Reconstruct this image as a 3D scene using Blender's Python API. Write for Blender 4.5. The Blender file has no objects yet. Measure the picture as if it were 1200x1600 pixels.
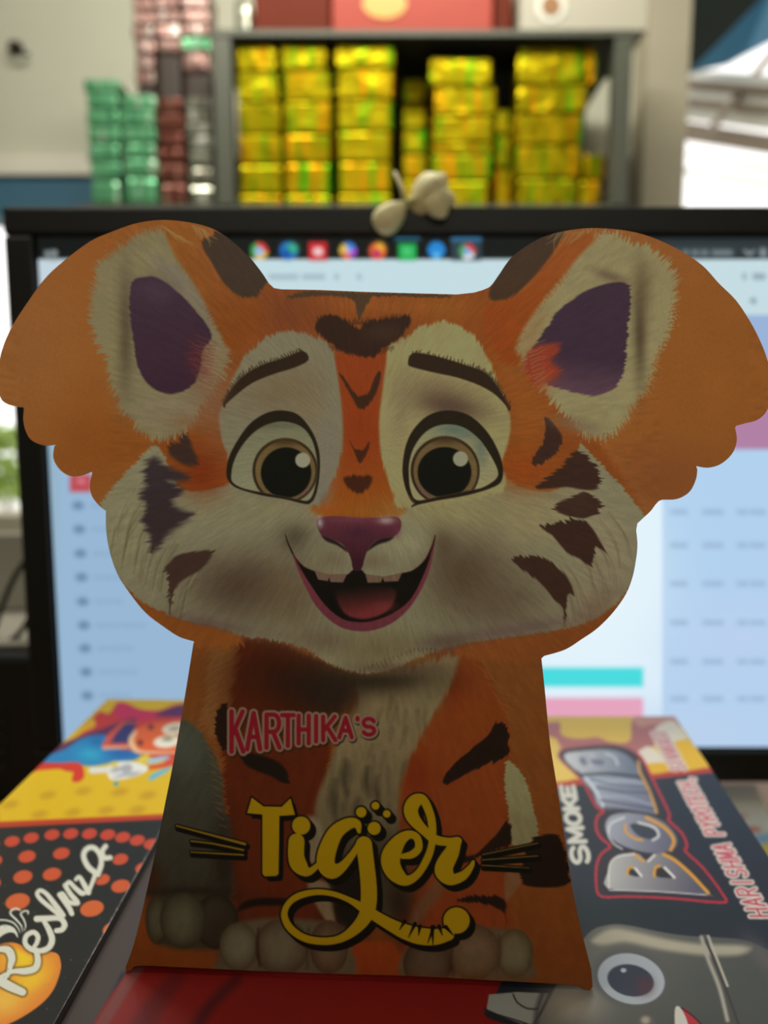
import bpy, bmesh, math, random
import numpy as np
from mathutils import Vector, Matrix

# ------------------------------------------------------------------ camera, world, lights
random.seed(7)
scene = bpy.context.scene
COL = scene.collection
F = 1200.0                       # focal length in pixels of a 1200 x 1600 frame
CAMH = 0.146                     # camera height above the top of the boxes
PITCH = math.atan(147.0 / F)
cam_d = bpy.data.cameras.new('camera')
cam = bpy.data.objects.new('camera', cam_d); COL.objects.link(cam)
cam.location = (0, 0, CAMH)
cam.rotation_euler = (math.pi / 2 - PITCH, 0, 0)
cam_d.sensor_fit = 'AUTO'; cam_d.sensor_width = 36.0
cam_d.lens = F / 1600.0 * 36.0
cam_d.clip_start = 0.01; cam_d.clip_end = 200
cam_d.dof.use_dof = True
cam_d.dof.focus_distance = 0.192
cam_d.dof.aperture_fstop = 8.0
scene.camera = cam

w = bpy.data.worlds.new('world'); scene.world = w; w.use_nodes = True
bgn = w.node_tree.nodes['Background']
bgn.inputs[0].default_value = (1.0, 0.985, 0.95, 1); bgn.inputs[1].default_value = 1.7

def area(name, loc, target, sx, sy, power, color=(1, 1, 1)):
    d = bpy.data.lights.new(name, 'AREA'); d.shape = 'RECTANGLE'; d.size = sx; d.size_y = sy
    d.energy = power; d.color = color
    o = bpy.data.objects.new(name, d); COL.objects.link(o); o.location = loc
    o.rotation_euler = (Vector(target) - Vector(loc)).to_track_quat('-Z', 'Y').to_euler()
    return o
area('overhead_key_light', (-0.20, 0.45, 0.92), (-0.02, 0.26, 0.0), 0.9, 0.10, 4.4, (1.0, 0.96, 0.84))  # added lamp, placed to light the lids and cast shade towards the front
area('front_fill_light', (0.1, -1.25, 1.25), (0.0, 0.2, 0.15), 1.6, 0.7, 7.4, (1.0, 0.95, 0.80))  # added fill from behind the camera, brightens the tiger's front
area('shop_tube_light', (-0.1, 0.95, 1.5), (0.0, 1.75, 0.45), 1.2, 0.10, 22.0, (1.0, 0.97, 0.86))

vs = scene.view_settings
vs.view_transform = 'Standard'; vs.look = 'None'; vs.exposure = 0.0; vs.gamma = 1.0
vs.use_curve_mapping = False
cy_ = scene.cycles                       # short light paths keep the closed room quick to render
cy_.max_bounces = 5; cy_.diffuse_bounces = 3; cy_.glossy_bounces = 2; cy_.caustics_reflective = False; cy_.caustics_refractive = False

# ------------------------------------------------------------------ helpers: measuring
CP, SP = math.cos(PITCH), math.sin(PITCH)
def rays(px, py):
    a = (np.asarray(px, float) - 600.0) / F; b = -(np.asarray(py, float) - 800.0) / F
    return np.stack([a, CP + b * SP, -SP + b * CP], -1)
def at(px, py, Y):
    """the point at depth Y that is seen at a pixel of the photograph"""
    d = rays(px, py)
    return Vector((d[0] * Y / d[1], Y, CAMH + d[2] * Y / d[1]))
def plane_map(p0, n):
    p0 = np.array(p0, float); n = np.array(n, float); c = np.array([0, 0, CAMH])
    k = float(np.dot(p0 - c, n))
    def f(px, py):
        d = rays(px, py)
        return c + d * (k / (d @ n))[..., None]
    return f

# ------------------------------------------------------------------ helpers: scene
def link(o, parent=None):
    COL.objects.link(o)
    if parent is not None: o.parent = parent
    return o
def tag(o, label=None, cat=None, group=None, kind=None):
    if label: o['label'] = label
    if cat: o['category'] = cat
    if group: o['group'] = group
    if kind: o['kind'] = kind
    return o
def thing(name, label, cat, loc=(0, 0, 0), group=None):
    o = bpy.data.objects.new(name, None); link(o); o.location = loc
    o.empty_display_size = 0.02
    return tag(o, label, cat, group)
def obj(name, verts, faces, m, parent=None, smooth=False):
    me = bpy.data.meshes.new(name); me.from_pydata([tuple(v) for v in verts], [], faces); me.update()
    bm = bmesh.new(); bm.from_mesh(me); bmesh.ops.recalc_face_normals(bm, faces=bm.faces); bm.to_mesh(me); bm.free()
    if m is not None: me.materials.append(m)
    if smooth: me.polygons.foreach_set('use_smooth', [True] * len(me.polygons))
    o = bpy.data.objects.new(name, me)
    if parent is not None and parent.type == 'EMPTY':
        me.transform(Matrix.Translation(-parent.location))
    return link(o, parent)
def bm_obj(name, bm, m, parent=None, smooth=False):
    me = bpy.data.meshes.new(name); bm.to_mesh(me); bm.free(); me.materials.append(m)
    if smooth: me.polygons.foreach_set('use_smooth', [True] * len(me.polygons))
    return link(bpy.data.objects.new(name, me), parent)
def box_bm(size, bevel=0.0, seg=2, loc=(0, 0, 0), rotz=0.0):
    bm = bmesh.new(); bmesh.ops.create_cube(bm, size=1.0)
    bmesh.ops.scale(bm, vec=size, verts=bm.verts)
    if bevel > 0:
        bmesh.ops.bevel(bm, geom=bm.edges[:], offset=bevel, segments=seg, affect='EDGES', profile=0.5)
    bmesh.ops.rotate(bm, cent=(0, 0, 0), matrix=Matrix.Rotation(rotz, 3, 'Z'), verts=bm.verts)
    bmesh.ops.translate(bm, vec=loc, verts=bm.verts)
    return bm
def prism(name, top, down, m, parent=None):
    """a solid: polygon `top` (3-D points) extruded along `down`"""
    n = len(top); d = Vector(down)
    v = [Vector(p) for p in top] + [Vector(p) + d for p in top]
    f = [tuple(range(n)), tuple(range(2 * n - 1, n - 1, -1))] + [(i, (i + 1) % n, (i + 1) % n + n, i + n) for i in range(n)]
    return obj(name, v, f, m, parent)
def tube(name, pts, r, m, parent=None, seg=8):
    pts = [Vector(p) for p in pts]; V = []; Fc = []
    rr = r if isinstance(r, (list, tuple)) else [r] * len(pts)
    for i, p in enumerate(pts):
        t = (pts[min(i + 1, len(pts) - 1)] - pts[max(i - 1, 0)]).normalized()
        a = t.orthogonal().normalized() if abs(t.z) > .95 else t.cross(Vector((0, 0, 1))).normalized()
        b = t.cross(a)
        for k in range(seg):
            q = 2 * math.pi * k / seg
            V.append(p + (a * math.cos(q) + b * math.sin(q)) * rr[i])
    for i in range(len(pts) - 1):
        for k in range(seg):
            Fc.append((i * seg + k, i * seg + (k + 1) % seg, (i + 1) * seg + (k + 1) % seg, (i + 1) * seg + k))
    Fc.append(tuple(range(seg))); Fc.append(tuple(range(len(V) - seg, len(V))))
    return obj(name, V, Fc, m, parent, smooth=True)

# ------------------------------------------------------------------ helpers: materials
def lin(c):
    c = np.asarray(c, float) / 255.0
    return np.where(c <= 0.04045, c / 12.92, ((c + 0.055) / 1.055) ** 2.4)
def mat(name, col, rough=0.5, metal=0.0, spec=0.5, noise=0.0, nscale=20.0, bump=0.0, coat=0.0, stretch=(1, 1, 1)):
    m = bpy.data.materials.new(name); m.use_nodes = True; nt = m.node_tree; b = nt.nodes['Principled BSDF']
    c = tuple(lin(col)) + (1,)
    b.inputs['Base Color'].default_value = c; b.inputs['Roughness'].default_value = rough
    b.inputs['Metallic'].default_value = metal; b.inputs['Specular IOR Level'].default_value = spec
    if coat: b.inputs['Coat Weight'].default_value = coat; b.inputs['Coat Roughness'].default_value = 0.08
    if noise or bump:
        tc = nt.nodes.new('ShaderNodeTexCoord'); mp = nt.nodes.new('ShaderNodeMapping'); mp.inputs['Scale'].default_value = stretch
        nz = nt.nodes.new('ShaderNodeTexNoise'); nz.inputs['Scale'].default_value = nscale; nz.inputs['Detail'].default_value = 5
        nt.links.new(tc.outputs['Object'], mp.inputs[0]); nt.links.new(mp.outputs[0], nz.inputs['Vector'])
        if noise:
            mr = nt.nodes.new('ShaderNodeMapRange'); mr.inputs[3].default_value = 1 - noise; mr.inputs[4].default_value = 1 + noise
            mx = nt.nodes.new('ShaderNodeVectorMath'); mx.operation = 'SCALE'; mx.inputs[0].default_value = c[:3]
            nt.links.new(nz.outputs[0], mr.inputs[0]); nt.links.new(mr.outputs[0], mx.inputs['Scale'])
            nt.links.new(mx.outputs[0], b.inputs['Base Color'])
        if bump:
            bp = nt.nodes.new('ShaderNodeBump'); bp.inputs['Strength'].default_value = bump; bp.inputs['Distance'].default_value = 0.002
            nt.links.new(nz.outputs[0], bp.inputs['Height']); nt.links.new(bp.outputs[0], b.inputs['Normal'])
    return m
def print_mat(name, rough, spec, coat=0.0, emit=False, bump=0.0):
    """ink on card (or pixels on a screen): the colour rides on the mesh as a colour attribute"""
    m = bpy.data.materials.new(name); m.use_nodes = True; nt = m.node_tree; b = nt.nodes['Principled BSDF']
    a = nt.nodes.new('ShaderNodeAttribute'); a.attribute_name = 'ink'
    b.inputs['Roughness'].default_value = rough; b.inputs['Specular IOR Level'].default_value = spec
    if emit:
        b.inputs['Base Color'].default_value = (0.012, 0.012, 0.013, 1)
        nt.links.new(a.outputs['Color'], b.inputs['Emission Color']); b.inputs['Emission Strength'].default_value = 1.0
    else:
        nt.links.new(a.outputs['Color'], b.inputs['Base Color'])
        if coat: b.inputs['Coat Weight'].default_value = coat; b.inputs['Coat Roughness'].default_value = 0.07
        if bump:
            tc = nt.nodes.new('ShaderNodeTexCoord'); nz = nt.nodes.new('ShaderNodeTexNoise'); nz.inputs['Scale'].default_value = 1500
            nz.inputs['Detail'].default_value = 3
            bp = nt.nodes.new('ShaderNodeBump'); bp.inputs['Strength'].default_value = bump; bp.inputs['Distance'].default_value = 0.0002
            nt.links.new(tc.outputs['Object'], nz.inputs['Vector']); nt.links.new(nz.outputs[0], bp.inputs['Height'])
            nt.links.new(bp.outputs[0], b.inputs['Normal'])
    return m
def foil(name, col, col2, col3, metal=0.75, rough=0.28, sx=1.0):
    """holographic foil: vertical streaks of shifted hue"""
    m = bpy.data.materials.new(name); m.use_nodes = True; nt = m.node_tree; b = nt.nodes['Principled BSDF']
    tc = nt.nodes.new('ShaderNodeTexCoord'); oi = nt.nodes.new('ShaderNodeObjectInfo')
    ad = nt.nodes.new('ShaderNodeVectorMath'); ad.operation = 'ADD'
    sc = nt.nodes.new('ShaderNodeVectorMath'); sc.operation = 'SCALE'; sc.inputs['Scale'].default_value = 9.0
    cb = nt.nodes.new('ShaderNodeCombineXYZ')
    for i in range(3): nt.links.new(oi.outputs['Random'], cb.inputs[i])
    nt.links.new(cb.outputs[0], sc.inputs[0]); nt.links.new(tc.outputs['Object'], ad.inputs[0]); nt.links.new(sc.outputs[0], ad.inputs[1])
    mp = nt.nodes.new('ShaderNodeMapping'); mp.inputs['Scale'].default_value = (75 * sx, 75 * sx, 5); nt.links.new(ad.outputs[0], mp.inputs[0])
    nz = nt.nodes.new('ShaderNodeTexNoise'); nz.inputs['Scale'].default_value = 1.0; nz.inputs['Detail'].default_value = 2
    nt.links.new(mp.outputs[0], nz.inputs['Vector'])
    cr = nt.nodes.new('ShaderNodeValToRGB'); e = cr.color_ramp.elements
    e[0].position = 0.34; e[0].color = tuple(lin(col2)) + (1,); e[1].position = 0.68; e[1].color = tuple(lin(col3)) + (1,)
    q = e.new(0.43); q.color = tuple(lin(col)) + (1,); q = e.new(0.58); q.color = tuple(lin(col)) + (1,)
    nt.links.new(nz.outputs[0], cr.inputs[0]); nt.links.new(cr.outputs[0], b.inputs['Base Color'])
    b.inputs['Metallic'].default_value = metal; b.inputs['Roughness'].default_value = rough
    nz2 = nt.nodes.new('ShaderNodeTexNoise'); nz2.inputs['Scale'].default_value = 25; nt.links.new(ad.outputs[0], nz2.inputs['Vector'])
    bp = nt.nodes.new('ShaderNodeBump'); bp.inputs['Strength'].default_value = 0.5; bp.inputs['Distance'].default_value = 0.01
    nt.links.new(nz2.outputs[0], bp.inputs['Height']); nt.links.new(bp.outputs[0], b.inputs['Normal'])
    return m

# ------------------------------------------------------------------ helpers: printing artwork
def K(ox, oy, s):
    def f(*p):
        return [(ox + q[0] * s, oy + q[1] * s) + tuple(r * s for r in q[2:]) for q in p]
    return f
def catmull(P, closed=True, n=4):
    P = np.array(P, float); m = len(P)
    if n <= 1 or m < 3: return P
    out = []
    rng = range(m) if closed else range(m - 1)
    for i in rng:
        if closed: a, b, c, d = P[i - 1], P[i], P[(i + 1) % m], P[(i + 2) % m]
        else: a, b, c, d = P[max(i - 1, 0)], P[i], P[i + 1], P[min(i + 2, m - 1)]
        for t in np.arange(n) / n:
            out.append(0.5 * (2 * b + (c - a) * t + (2 * a - 5 * b + 4 * c - d) * t * t + (3 * b - a - 3 * c + d) * t ** 3))
    if not closed: out.append(P[-1])
    return np.array(out)
def hsh(i, j, s):
    n = (i * 374761393 + j * 668265263 + s * 974634777) & 0xffffffff
    n = ((n ^ (n >> 13)) * 1274126177) & 0xffffffff
    return ((n ^ (n >> 16)) & 0xffff) / 65535.0
def vnoise(x, y, s=0):
    i = np.floor(x).astype(np.int64); j = np.floor(y).astype(np.int64); u = x - i; v = y - j
    u = u * u * (3 - 2 * u); v = v * v * (3 - 2 * v)
    return (hsh(i, j, s) * (1 - u) + hsh(i + 1, j, s) * u) * (1 - v) + (hsh(i, j + 1, s) * (1 - u) + hsh(i + 1, j + 1, s) * u) * v
def sd_poly(P, x, y):
    P = np.asarray(P, float)[:, :2]; d2 = np.full(x.shape, 1e12); ins = np.zeros(x.shape, bool)
    for k in range(len(P)):
        ax, ay = P[k - 1]; bx, by = P[k]; ex, ey = bx - ax, by - ay
        L = ex * ex + ey * ey
        if L < 1e-12: continue
        wx = x - ax; wy = y - ay
        t = np.clip((wx * ex + wy * ey) / L, 0, 1)
        np.minimum(d2, (wx - ex * t) ** 2 + (wy - ey * t) ** 2, out=d2)
        if abs(ey) > 1e-12:
            c = ((ay > y) != (by > y)) & (x < ex * (y - ay) / ey + ax)
            ins ^= c
    return np.where(ins, -1, 1) * np.sqrt(d2)
def sd_stroke(P, x, y):
    d = np.full(x.shape, 1e6)
    for k in range(len(P) - 1):
        ax, ay, ar = P[k]; bx, by, br = P[k + 1]; ex, ey = bx - ax, by - ay; L = ex * ex + ey * ey + 1e-12
        t = np.clip(((x - ax) * ex + (y - ay) * ey) / L, 0, 1)
        np.minimum(d, np.hypot(x - ax - ex * t, y - ay - ey * t) - (ar + (br - ar) * t), out=d)
    return d
class Art:
    """ink laid down shape by shape on a set of points of the sheet"""
    def __init__(s, x, y, col):
        s.x = x; s.y = y; s.c = np.tile(np.array(col, float), (len(x), 1))
    def near(s, P, m):
        P = np.asarray(P, float)
        return np.nonzero((s.x > P[:, 0].min() - m) & (s.x < P[:, 0].max() + m) & (s.y > P[:, 1].min() - m) & (s.y < P[:, 1].max() + m))[0]
    def lay(s, i, a, col):
        col = np.asarray(col, float)
        s.c[i] = s.c[i] * (1 - a[:, None]) + col * a[:, None]
    def poly(s, P, col, soft=1.2, fur=None, n=4, alpha=1.0, col2=None, grad=None, seed=0):
        P = catmull(P, True, n); amp = fur[1] if fur else 0
        i = s.near(P, soft + amp + 2)
        if not len(i): return
        x = s.x[i]; y = s.y[i]
        if fur:
            ang, amp, wd = fur[:3]
            if callable(ang): dx, dy = ang(x, y)
            else: dx, dy = math.cos(math.radians(ang)), math.sin(math.radians(ang))
            al = x * dx + y * dy; pe = -x * dy + y * dx
            nz = vnoise(pe / wd, al / (wd * 7), 11 + seed) * 0.65 + vnoise(pe / wd * 2.3, al / (wd * 6), 12 + seed) * 0.35
            nz = (nz - 0.5) * 2 * amp; x = x - dx * nz; y = y - dy * nz
        d = sd_poly(P, x, y)
        a = np.clip(0.5 - d / (2 * soft), 0, 1); a = a * a * (3 - 2 * a) * alpha
        c = np.array(col, float)
        if col2 is not None:
            (gx0, gy0), (gx1, gy1) = grad
            ex, ey = gx1 - gx0, gy1 - gy0
            t = np.clip(((s.x[i] - gx0) * ex + (s.y[i] - gy0) * ey) / (ex * ex + ey * ey), 0, 1)[:, None]
            c = c * (1 - t) + np.array(col2, float) * t
        s.lay(i, a, c)
    def ell(s, cx, cy, rx, ry, col, ang=0, soft=1.2, alpha=1.0, shade=None):
        r = max(rx, ry)
        i = s.near([(cx - r, cy - r), (cx + r, cy + r)], soft + 2)
        if not len(i): return
        c, sn = math.cos(math.radians(ang)), math.sin(math.radians(ang))
        u = ((s.x[i] - cx) * c + (s.y[i] - cy) * sn) / rx; v = (-(s.x[i] - cx) * sn + (s.y[i] - cy) * c) / ry
        q = np.sqrt(u * u + v * v); d = (q - 1) * min(rx, ry)
        a = np.clip(0.5 - d / (2 * soft), 0, 1) * alpha
        k = np.array(col, float)
        if shade is not None:
            t = np.clip(q, 0, 1)[:, None] ** 2.5; k = k * (1 - t) + np.array(shade, float) * t
        s.lay(i, a, k)
    def glow(s, cx, cy, rx, ry, col, alpha=1.0, ang=0, clip=None):
        r = max(rx, ry) * 2.4
        i = s.near([(cx - r, cy - r), (cx + r, cy + r)], 0)
        if not len(i): return
        c, sn = math.cos(math.radians(ang)), math.sin(math.radians(ang))
        u = ((s.x[i] - cx) * c + (s.y[i] - cy) * sn) / rx; v = (-(s.x[i] - cx) * sn + (s.y[i] - cy) * c) / ry
        a = np.exp(-(u * u + v * v)) * alpha
        if clip is not None: a = a * clip[i]
        s.lay(i, a, col)
    def stroke(s, P, col, grow=0.0, off=(0, 0), soft=0.9, n=5, alpha=1.0):
        P = catmull(P, False, n).copy(); P[:, 0] += off[0]; P[:, 1] += off[1]; P[:, 2] += grow
        i = s.near(P, P[:, 2].max() + soft + 1)
        if not len(i): return
        d = sd_stroke(P, s.x[i], s.y[i]); a = np.clip(0.5 - d / (2 * soft), 0, 1) * alpha
        s.lay(i, a, col)
    def hair(s, pts, ang, ln, col, wd=0.8, alpha=0.6, jit=12, seed=1):
        """short hairs rooted at points"""
        rg = random.Random(seed)
        for (x, y) in pts:
            q = math.radians(ang + rg.uniform(-jit, jit)); L = ln * rg.uniform(0.6, 1.2); k = rg.uniform(-.25, .25)
            s.stroke([(x, y, wd), (x + math.cos(q) * L / 2, y + math.sin(q) * L / 2, wd * .8), (x + math.cos(q + k) * L, y + math.sin(q + k) * L, wd * .3)], col, n=2, alpha=alpha)
# strokes of plain capitals in a unit cell, y down
def arc(cx, cy, rx, ry, a0, a1, n=7):
    return [(cx + rx * math.cos(math.radians(a0 + (a1 - a0) * k / n)), cy + ry * math.sin(math.radians(a0 + (a1 - a0) * k / n))) for k in range(n + 1)]
GL = {
 'A': [[(0, 1), (.5, 0), (1, 1)], [(.2, .66), (.8, .66)]],
 'B': [[(0, 0), (0, 1)], [(0, 0), (.55, 0)] + arc(.55, .24, .38, .24, -90, 90) + [(0, .48)], [(.5, .48)] + arc(.55, .74, .45, .26, -90, 90) + [(0, 1)]],
 'C': [arc(.52, .5, .52, .5, -40, -320, 14)],
 'E': [[(1, 0), (0, 0), (0, 1), (1, 1)], [(0, .5), (.85, .5)]],
 'H': [[(0, 0), (0, 1)], [(1, 0), (1, 1)], [(0, .5), (1, .5)]],
 'I': [[(.5, 0), (.5, 1)]],
 'K': [[(0, 0), (0, 1)], [(.95, 0), (0, .62)], [(.3, .42), (1, 1)]],
 'M': [[(0, 1), (.05, 0), (.5, .8), (.95, 0), (1, 1)]],
 'O': [arc(.5, .5, .5, .5, 0, 360, 18)],
 'P': [[(0, 1), (0, 0), (.5, 0)] + arc(.55, .27, .42, .27, -90, 90) + [(0, .54)]],
 'R': [[(0, 1), (0, 0), (.5, 0)] + arc(.55, .26, .42, .26, -90, 90) + [(0, .52)], [(.5, .52), (1, 1)]],
 'S': [arc(.5, .26, .46, .26, -20, -250, 10) + arc(.5, .75, .48, .25, -80, 160, 10)],
 'T': [[(0, 0), (1, 0)], [(.5, 0), (.5, 1)]],
 'V': [[(0, 0), (.5, 1), (1, 0)]],
 'Y': [[(0, 0), (.5, .48), (1, 0)], [(.5, .48), (.5, 1)]],
 "'": [[(.5, 0), (.5, .28)]],
 ',': [[(.5, .9), (.35, 1.2)]],
}
def homog(src, dst):
    A = []; b = []
    for (x, y), (u, v) in zip(src, dst):
        A += [[x, y, 1, 0, 0, 0, -u * x, -u * y], [0, 0, 0, x, y, 1, -v * x, -v * y]]; b += [u, v]
    h = np.append(np.linalg.solve(np.array(A), np.array(b)), 1).reshape(3, 3)
    def f(x, y):
        q = h @ np.array([x, y, 1.0]); return q[0] / q[2], q[1] / q[2]
    return f
def letters(rects, f, r):
    """rects: (char, x0, x1, y0, y1) in text space; f maps text space to the sheet; r(x, y) gives half a stem there"""
    out = []
    for ch, x0, x1, y0, y1 in rects:
        for pl in GL[ch]:
            q = []
            for (u, v) in pl:
                X, Y = f(x0 + u * (x1 - x0), y0 + v * (y1 - y0)); q.append((X, Y, r(x0, y0)))
            out.append(q)
    return out
def inside(P, x, y):
    ins = np.zeros(x.shape, bool)
    for k in range(len(P)):
        ax, ay = P[k - 1][:2]; bx, by = P[k][:2]
        if ay == by: continue
        ins ^= ((ay > y) != (by > y)) & (x < (bx - ax) * (y - ay) / (by - ay) + ax)
    return ins
def raw_mesh(name, V, Fq, cols, m):
    me = bpy.data.meshes.new(name)
    me.vertices.add(len(V)); me.vertices.foreach_set('co', np.ascontiguousarray(V, np.float32).ravel())
    me.loops.add(Fq.size); me.loops.foreach_set('vertex_index', np.ascontiguousarray(Fq, np.int32).ravel())
    me.polygons.add(len(Fq)); me.polygons.foreach_set('loop_start', np.arange(len(Fq), dtype=np.int32) * 4)
    me.update(calc_edges=True)
    at_ = me.attributes.new('ink', 'FLOAT_COLOR', 'POINT')
    c4 = np.ones((len(V), 4), np.float32); c4[:, :3] = cols; at_.data.foreach_set('color', c4.ravel())
    me.materials.append(m); me.validate()
    return me
def sheet(name, outline, to3d, step, paint, m, parent=None, regions=(), origin=(0, 0, 0), thick=None, core=None, core_name='card_core', flip=False):
    """a printed sheet: a fine quad grid trimmed to the outline, ink colours on its points.
    regions: (name, label, test(x, y) -> bool) are cut out as sub-parts. thick: 3-D vector to the back of the card."""
    O = np.asarray(outline, float)
    xs = np.arange(O[:, 0].min() - step, O[:, 0].max() + 2 * step, step); ys = np.arange(O[:, 1].min() - step, O[:, 1].max() + 2 * step, step)
    nx, ny = len(xs), len(ys); GX, GY = np.meshgrid(xs, ys)
    cx, cy = np.meshgrid(xs[:-1] + step / 2, ys[:-1] + step / 2)
    keep = inside(O, cx.ravel(), cy.ravel()).reshape(ny - 1, nx - 1)
    full = np.zeros((ny + 1, nx + 1), bool); full[1:-1, 1:-1] = keep
    n4 = full[:-1, :-1].astype(int) + full[1:, :-1] + full[:-1, 1:] + full[1:, 1:]
    used = n4 > 0; bnd = used & (n4 < 4)
    bx = GX[bnd]; by = GY[bnd]; best = np.full(bx.shape, 1e12); tx = bx.copy(); ty = by.copy()
    for k in range(len(O)):
        ax, ay = O[k - 1]; ex, ey = O[k] - O[k - 1]; L = ex * ex + ey * ey
        if L < 1e-9: continue
        t = np.clip(((bx - ax) * ex + (by - ay) * ey) / L, 0, 1); qx = ax + ex * t; qy = ay + ey * t
        d = (bx - qx) ** 2 + (by - qy) ** 2; g = d < best
        best[g] = d[g]; tx[g] = qx[g]; ty[g] = qy[g]
    GX[bnd] = tx; GY[bnd] = ty
    idx = np.full(ny * nx, -1, np.int64); us = used.ravel(); idx[us] = np.arange(us.sum())
    PX = GX.ravel()[us]; PY = GY.ravel()[us]
    V = to3d(PX, PY) - np.array(origin); C = paint(PX, PY)
    jj, ii = np.nonzero(keep); a = jj * nx + ii
    Q = np.stack([idx[a], idx[a + nx], idx[a + nx + 1], idx[a + 1]], 1)
    fx = xs[ii] + step / 2; fy = ys[jj] + step / 2
    lab = np.zeros(len(Q), int)
    for k, (rn, rl, test) in enumerate(regions, 1):
        lab[test(fx, fy) & (lab == 0)] = k
    outs = []
    for k in range(len(regions) + 1):
        q = Q[lab == k]
        if not len(q): continue
        u, inv = np.unique(q, return_inverse=True)
        nm = name if k == 0 else regions[k - 1][0]
        o = bpy.data.objects.new(nm, raw_mesh(nm, V[u], inv.reshape(-1, 4), C[u], m))
        link(o, parent if k == 0 else outs[0])
        if k and regions[k - 1][1]: o['label'] = regions[k - 1][1]
        outs.append(o)
    if thick is not None:
        T = np.array(thick); P = to3d(O[:, 0], O[:, 1]) - np.array(origin); n = len(P)
        fr = P + T * 0.04
        me = bpy.data.meshes.new(core_name)
        me.from_pydata([tuple(v) for v in fr] + [tuple(v) for v in P + T], [],
                       [tuple(range(2 * n - 1, n - 1, -1))] + [(i, (i + 1) % n, (i + 1) % n + n, i + n) for i in range(n)])
        me.materials.append(core); link(bpy.data.objects.new(core_name, me), parent)
    return outs

# ================================================================== the room
M_wall = mat('beige_plaster', (200, 199, 180), 0.85, noise=0.06, nscale=6, bump=0.2)
M_white = mat('white_paint', (225, 220, 205), 0.6, noise=0.04)
M_blue = mat('blue_paint', (62, 104, 128), 0.55, noise=0.1, nscale=8)
M_pill = mat('grey_brown_plaster', (186, 178, 156), 0.85, noise=0.15, nscale=5, bump=0.3)
M_dark = mat('dark_plaster', (70, 66, 60), 0.9, noise=0.1)
M_floor = mat('cement_floor', (95, 92, 86), 0.8, noise=0.15, nscale=4)
M_wood = mat('brown_desk_wood', (104, 74, 46), 0.45, noise=0.25, nscale=9, stretch=(1, 12, 1))
M_ground = mat('pale_outdoor_ground', (205, 205, 195), 0.9, noise=0.1)
def slab(name, a, b, m, kind='structure'):
    a = Vector(a); b = Vector(b); s = b - a
    o = bm_obj(name, box_bm(tuple(s)), m); o.location = (a + b) / 2
    return tag(o, kind=kind)
YW = 2.10
zf, zc = -0.95, 1.75
wx_r = at(1046, 300, YW).x; wz_b = at(0, 326, YW).z; wz_w = at(0, 246, YW).z; wz_u = at(0, 276, YW).z
px_l = at(984, 300, YW).x
slab('floor', (-2.3, -2.2, zf - 0.06), (2.3, YW + 0.12, zf), M_floor)
slab('ceiling', (-2.3, -2.2, zc), (2.3, YW + 0.12, zc + 0.08), M_white)
slab('wall_left', (-2.42, -2.2, zf), (-2.3, YW + 0.12, zc), M_wall)
slab('wall_right', (2.3, -2.2, zf), (2.42, YW + 0.12, zc), M_wall)
slab('wall_front', (-2.42, -2.32, zf), (2.42, -2.2, zc), M_wall)
slab('wall_back', (-2.3, YW, wz_w), (px_l, YW + 0.12, zc), M_wall)
slab('trim_1', (-2.3, YW - 0.02, wz_u), (-0.45, YW + 0.12, wz_w), M_white)
slab('trim_2', (-2.3, YW - 0.005, wz_b - 0.02), (-0.45, YW + 0.12, wz_u), M_blue)
slab('wall_back_lower', (-0.45, YW, zf), (px_l, YW + 0.12, wz_w), M_dark)
slab('wall_pillar', (px_l, YW - 0.10, zf), (wx_r, YW + 0.12, zc), M_pill)
slab('ground', (-9, YW + 0.2, zf - 0.2), (9, 14, zf - 0.1), M_ground)
# the window opening under the blue beam: side reveal and sill
zs = at(0, 805, YW).z
slab('wall_back_sill', (-2.3, YW, zf), (-0.45, YW + 0.12, zs), M_pill)

# nail hole in the plaster
p = at(25, 76, YW); h = thing('wall_hook', 'small dark metal hook screwed into the beige wall', 'hook', (p.x, YW, p.z))
M_iron = mat('rusty_iron', (48, 44, 38), 0.6, 0.6)
b = bmesh.new(); bmesh.ops.create_cone(b, segments=16, radius1=0.020, radius2=0.014, depth=0.014, cap_ends=True)
bmesh.ops.rotate(b, cent=(0, 0, 0), matrix=Matrix.Rotation(math.pi / 2, 3, 'X'), verts=b.verts); bmesh.ops.translate(b, vec=(0, -0.007, 0), verts=b.verts)
bm_obj('base_plate', b, M_iron, h)
tube('hook_arm', [h.location + Vector(v) for v in ((0, -.01, 0), (0, -.035, -.002), (.012, -.045, -.02), (.03, -.035, -.03), (.04, -.02, -.022))], 0.005, M_iron, h)

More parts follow.
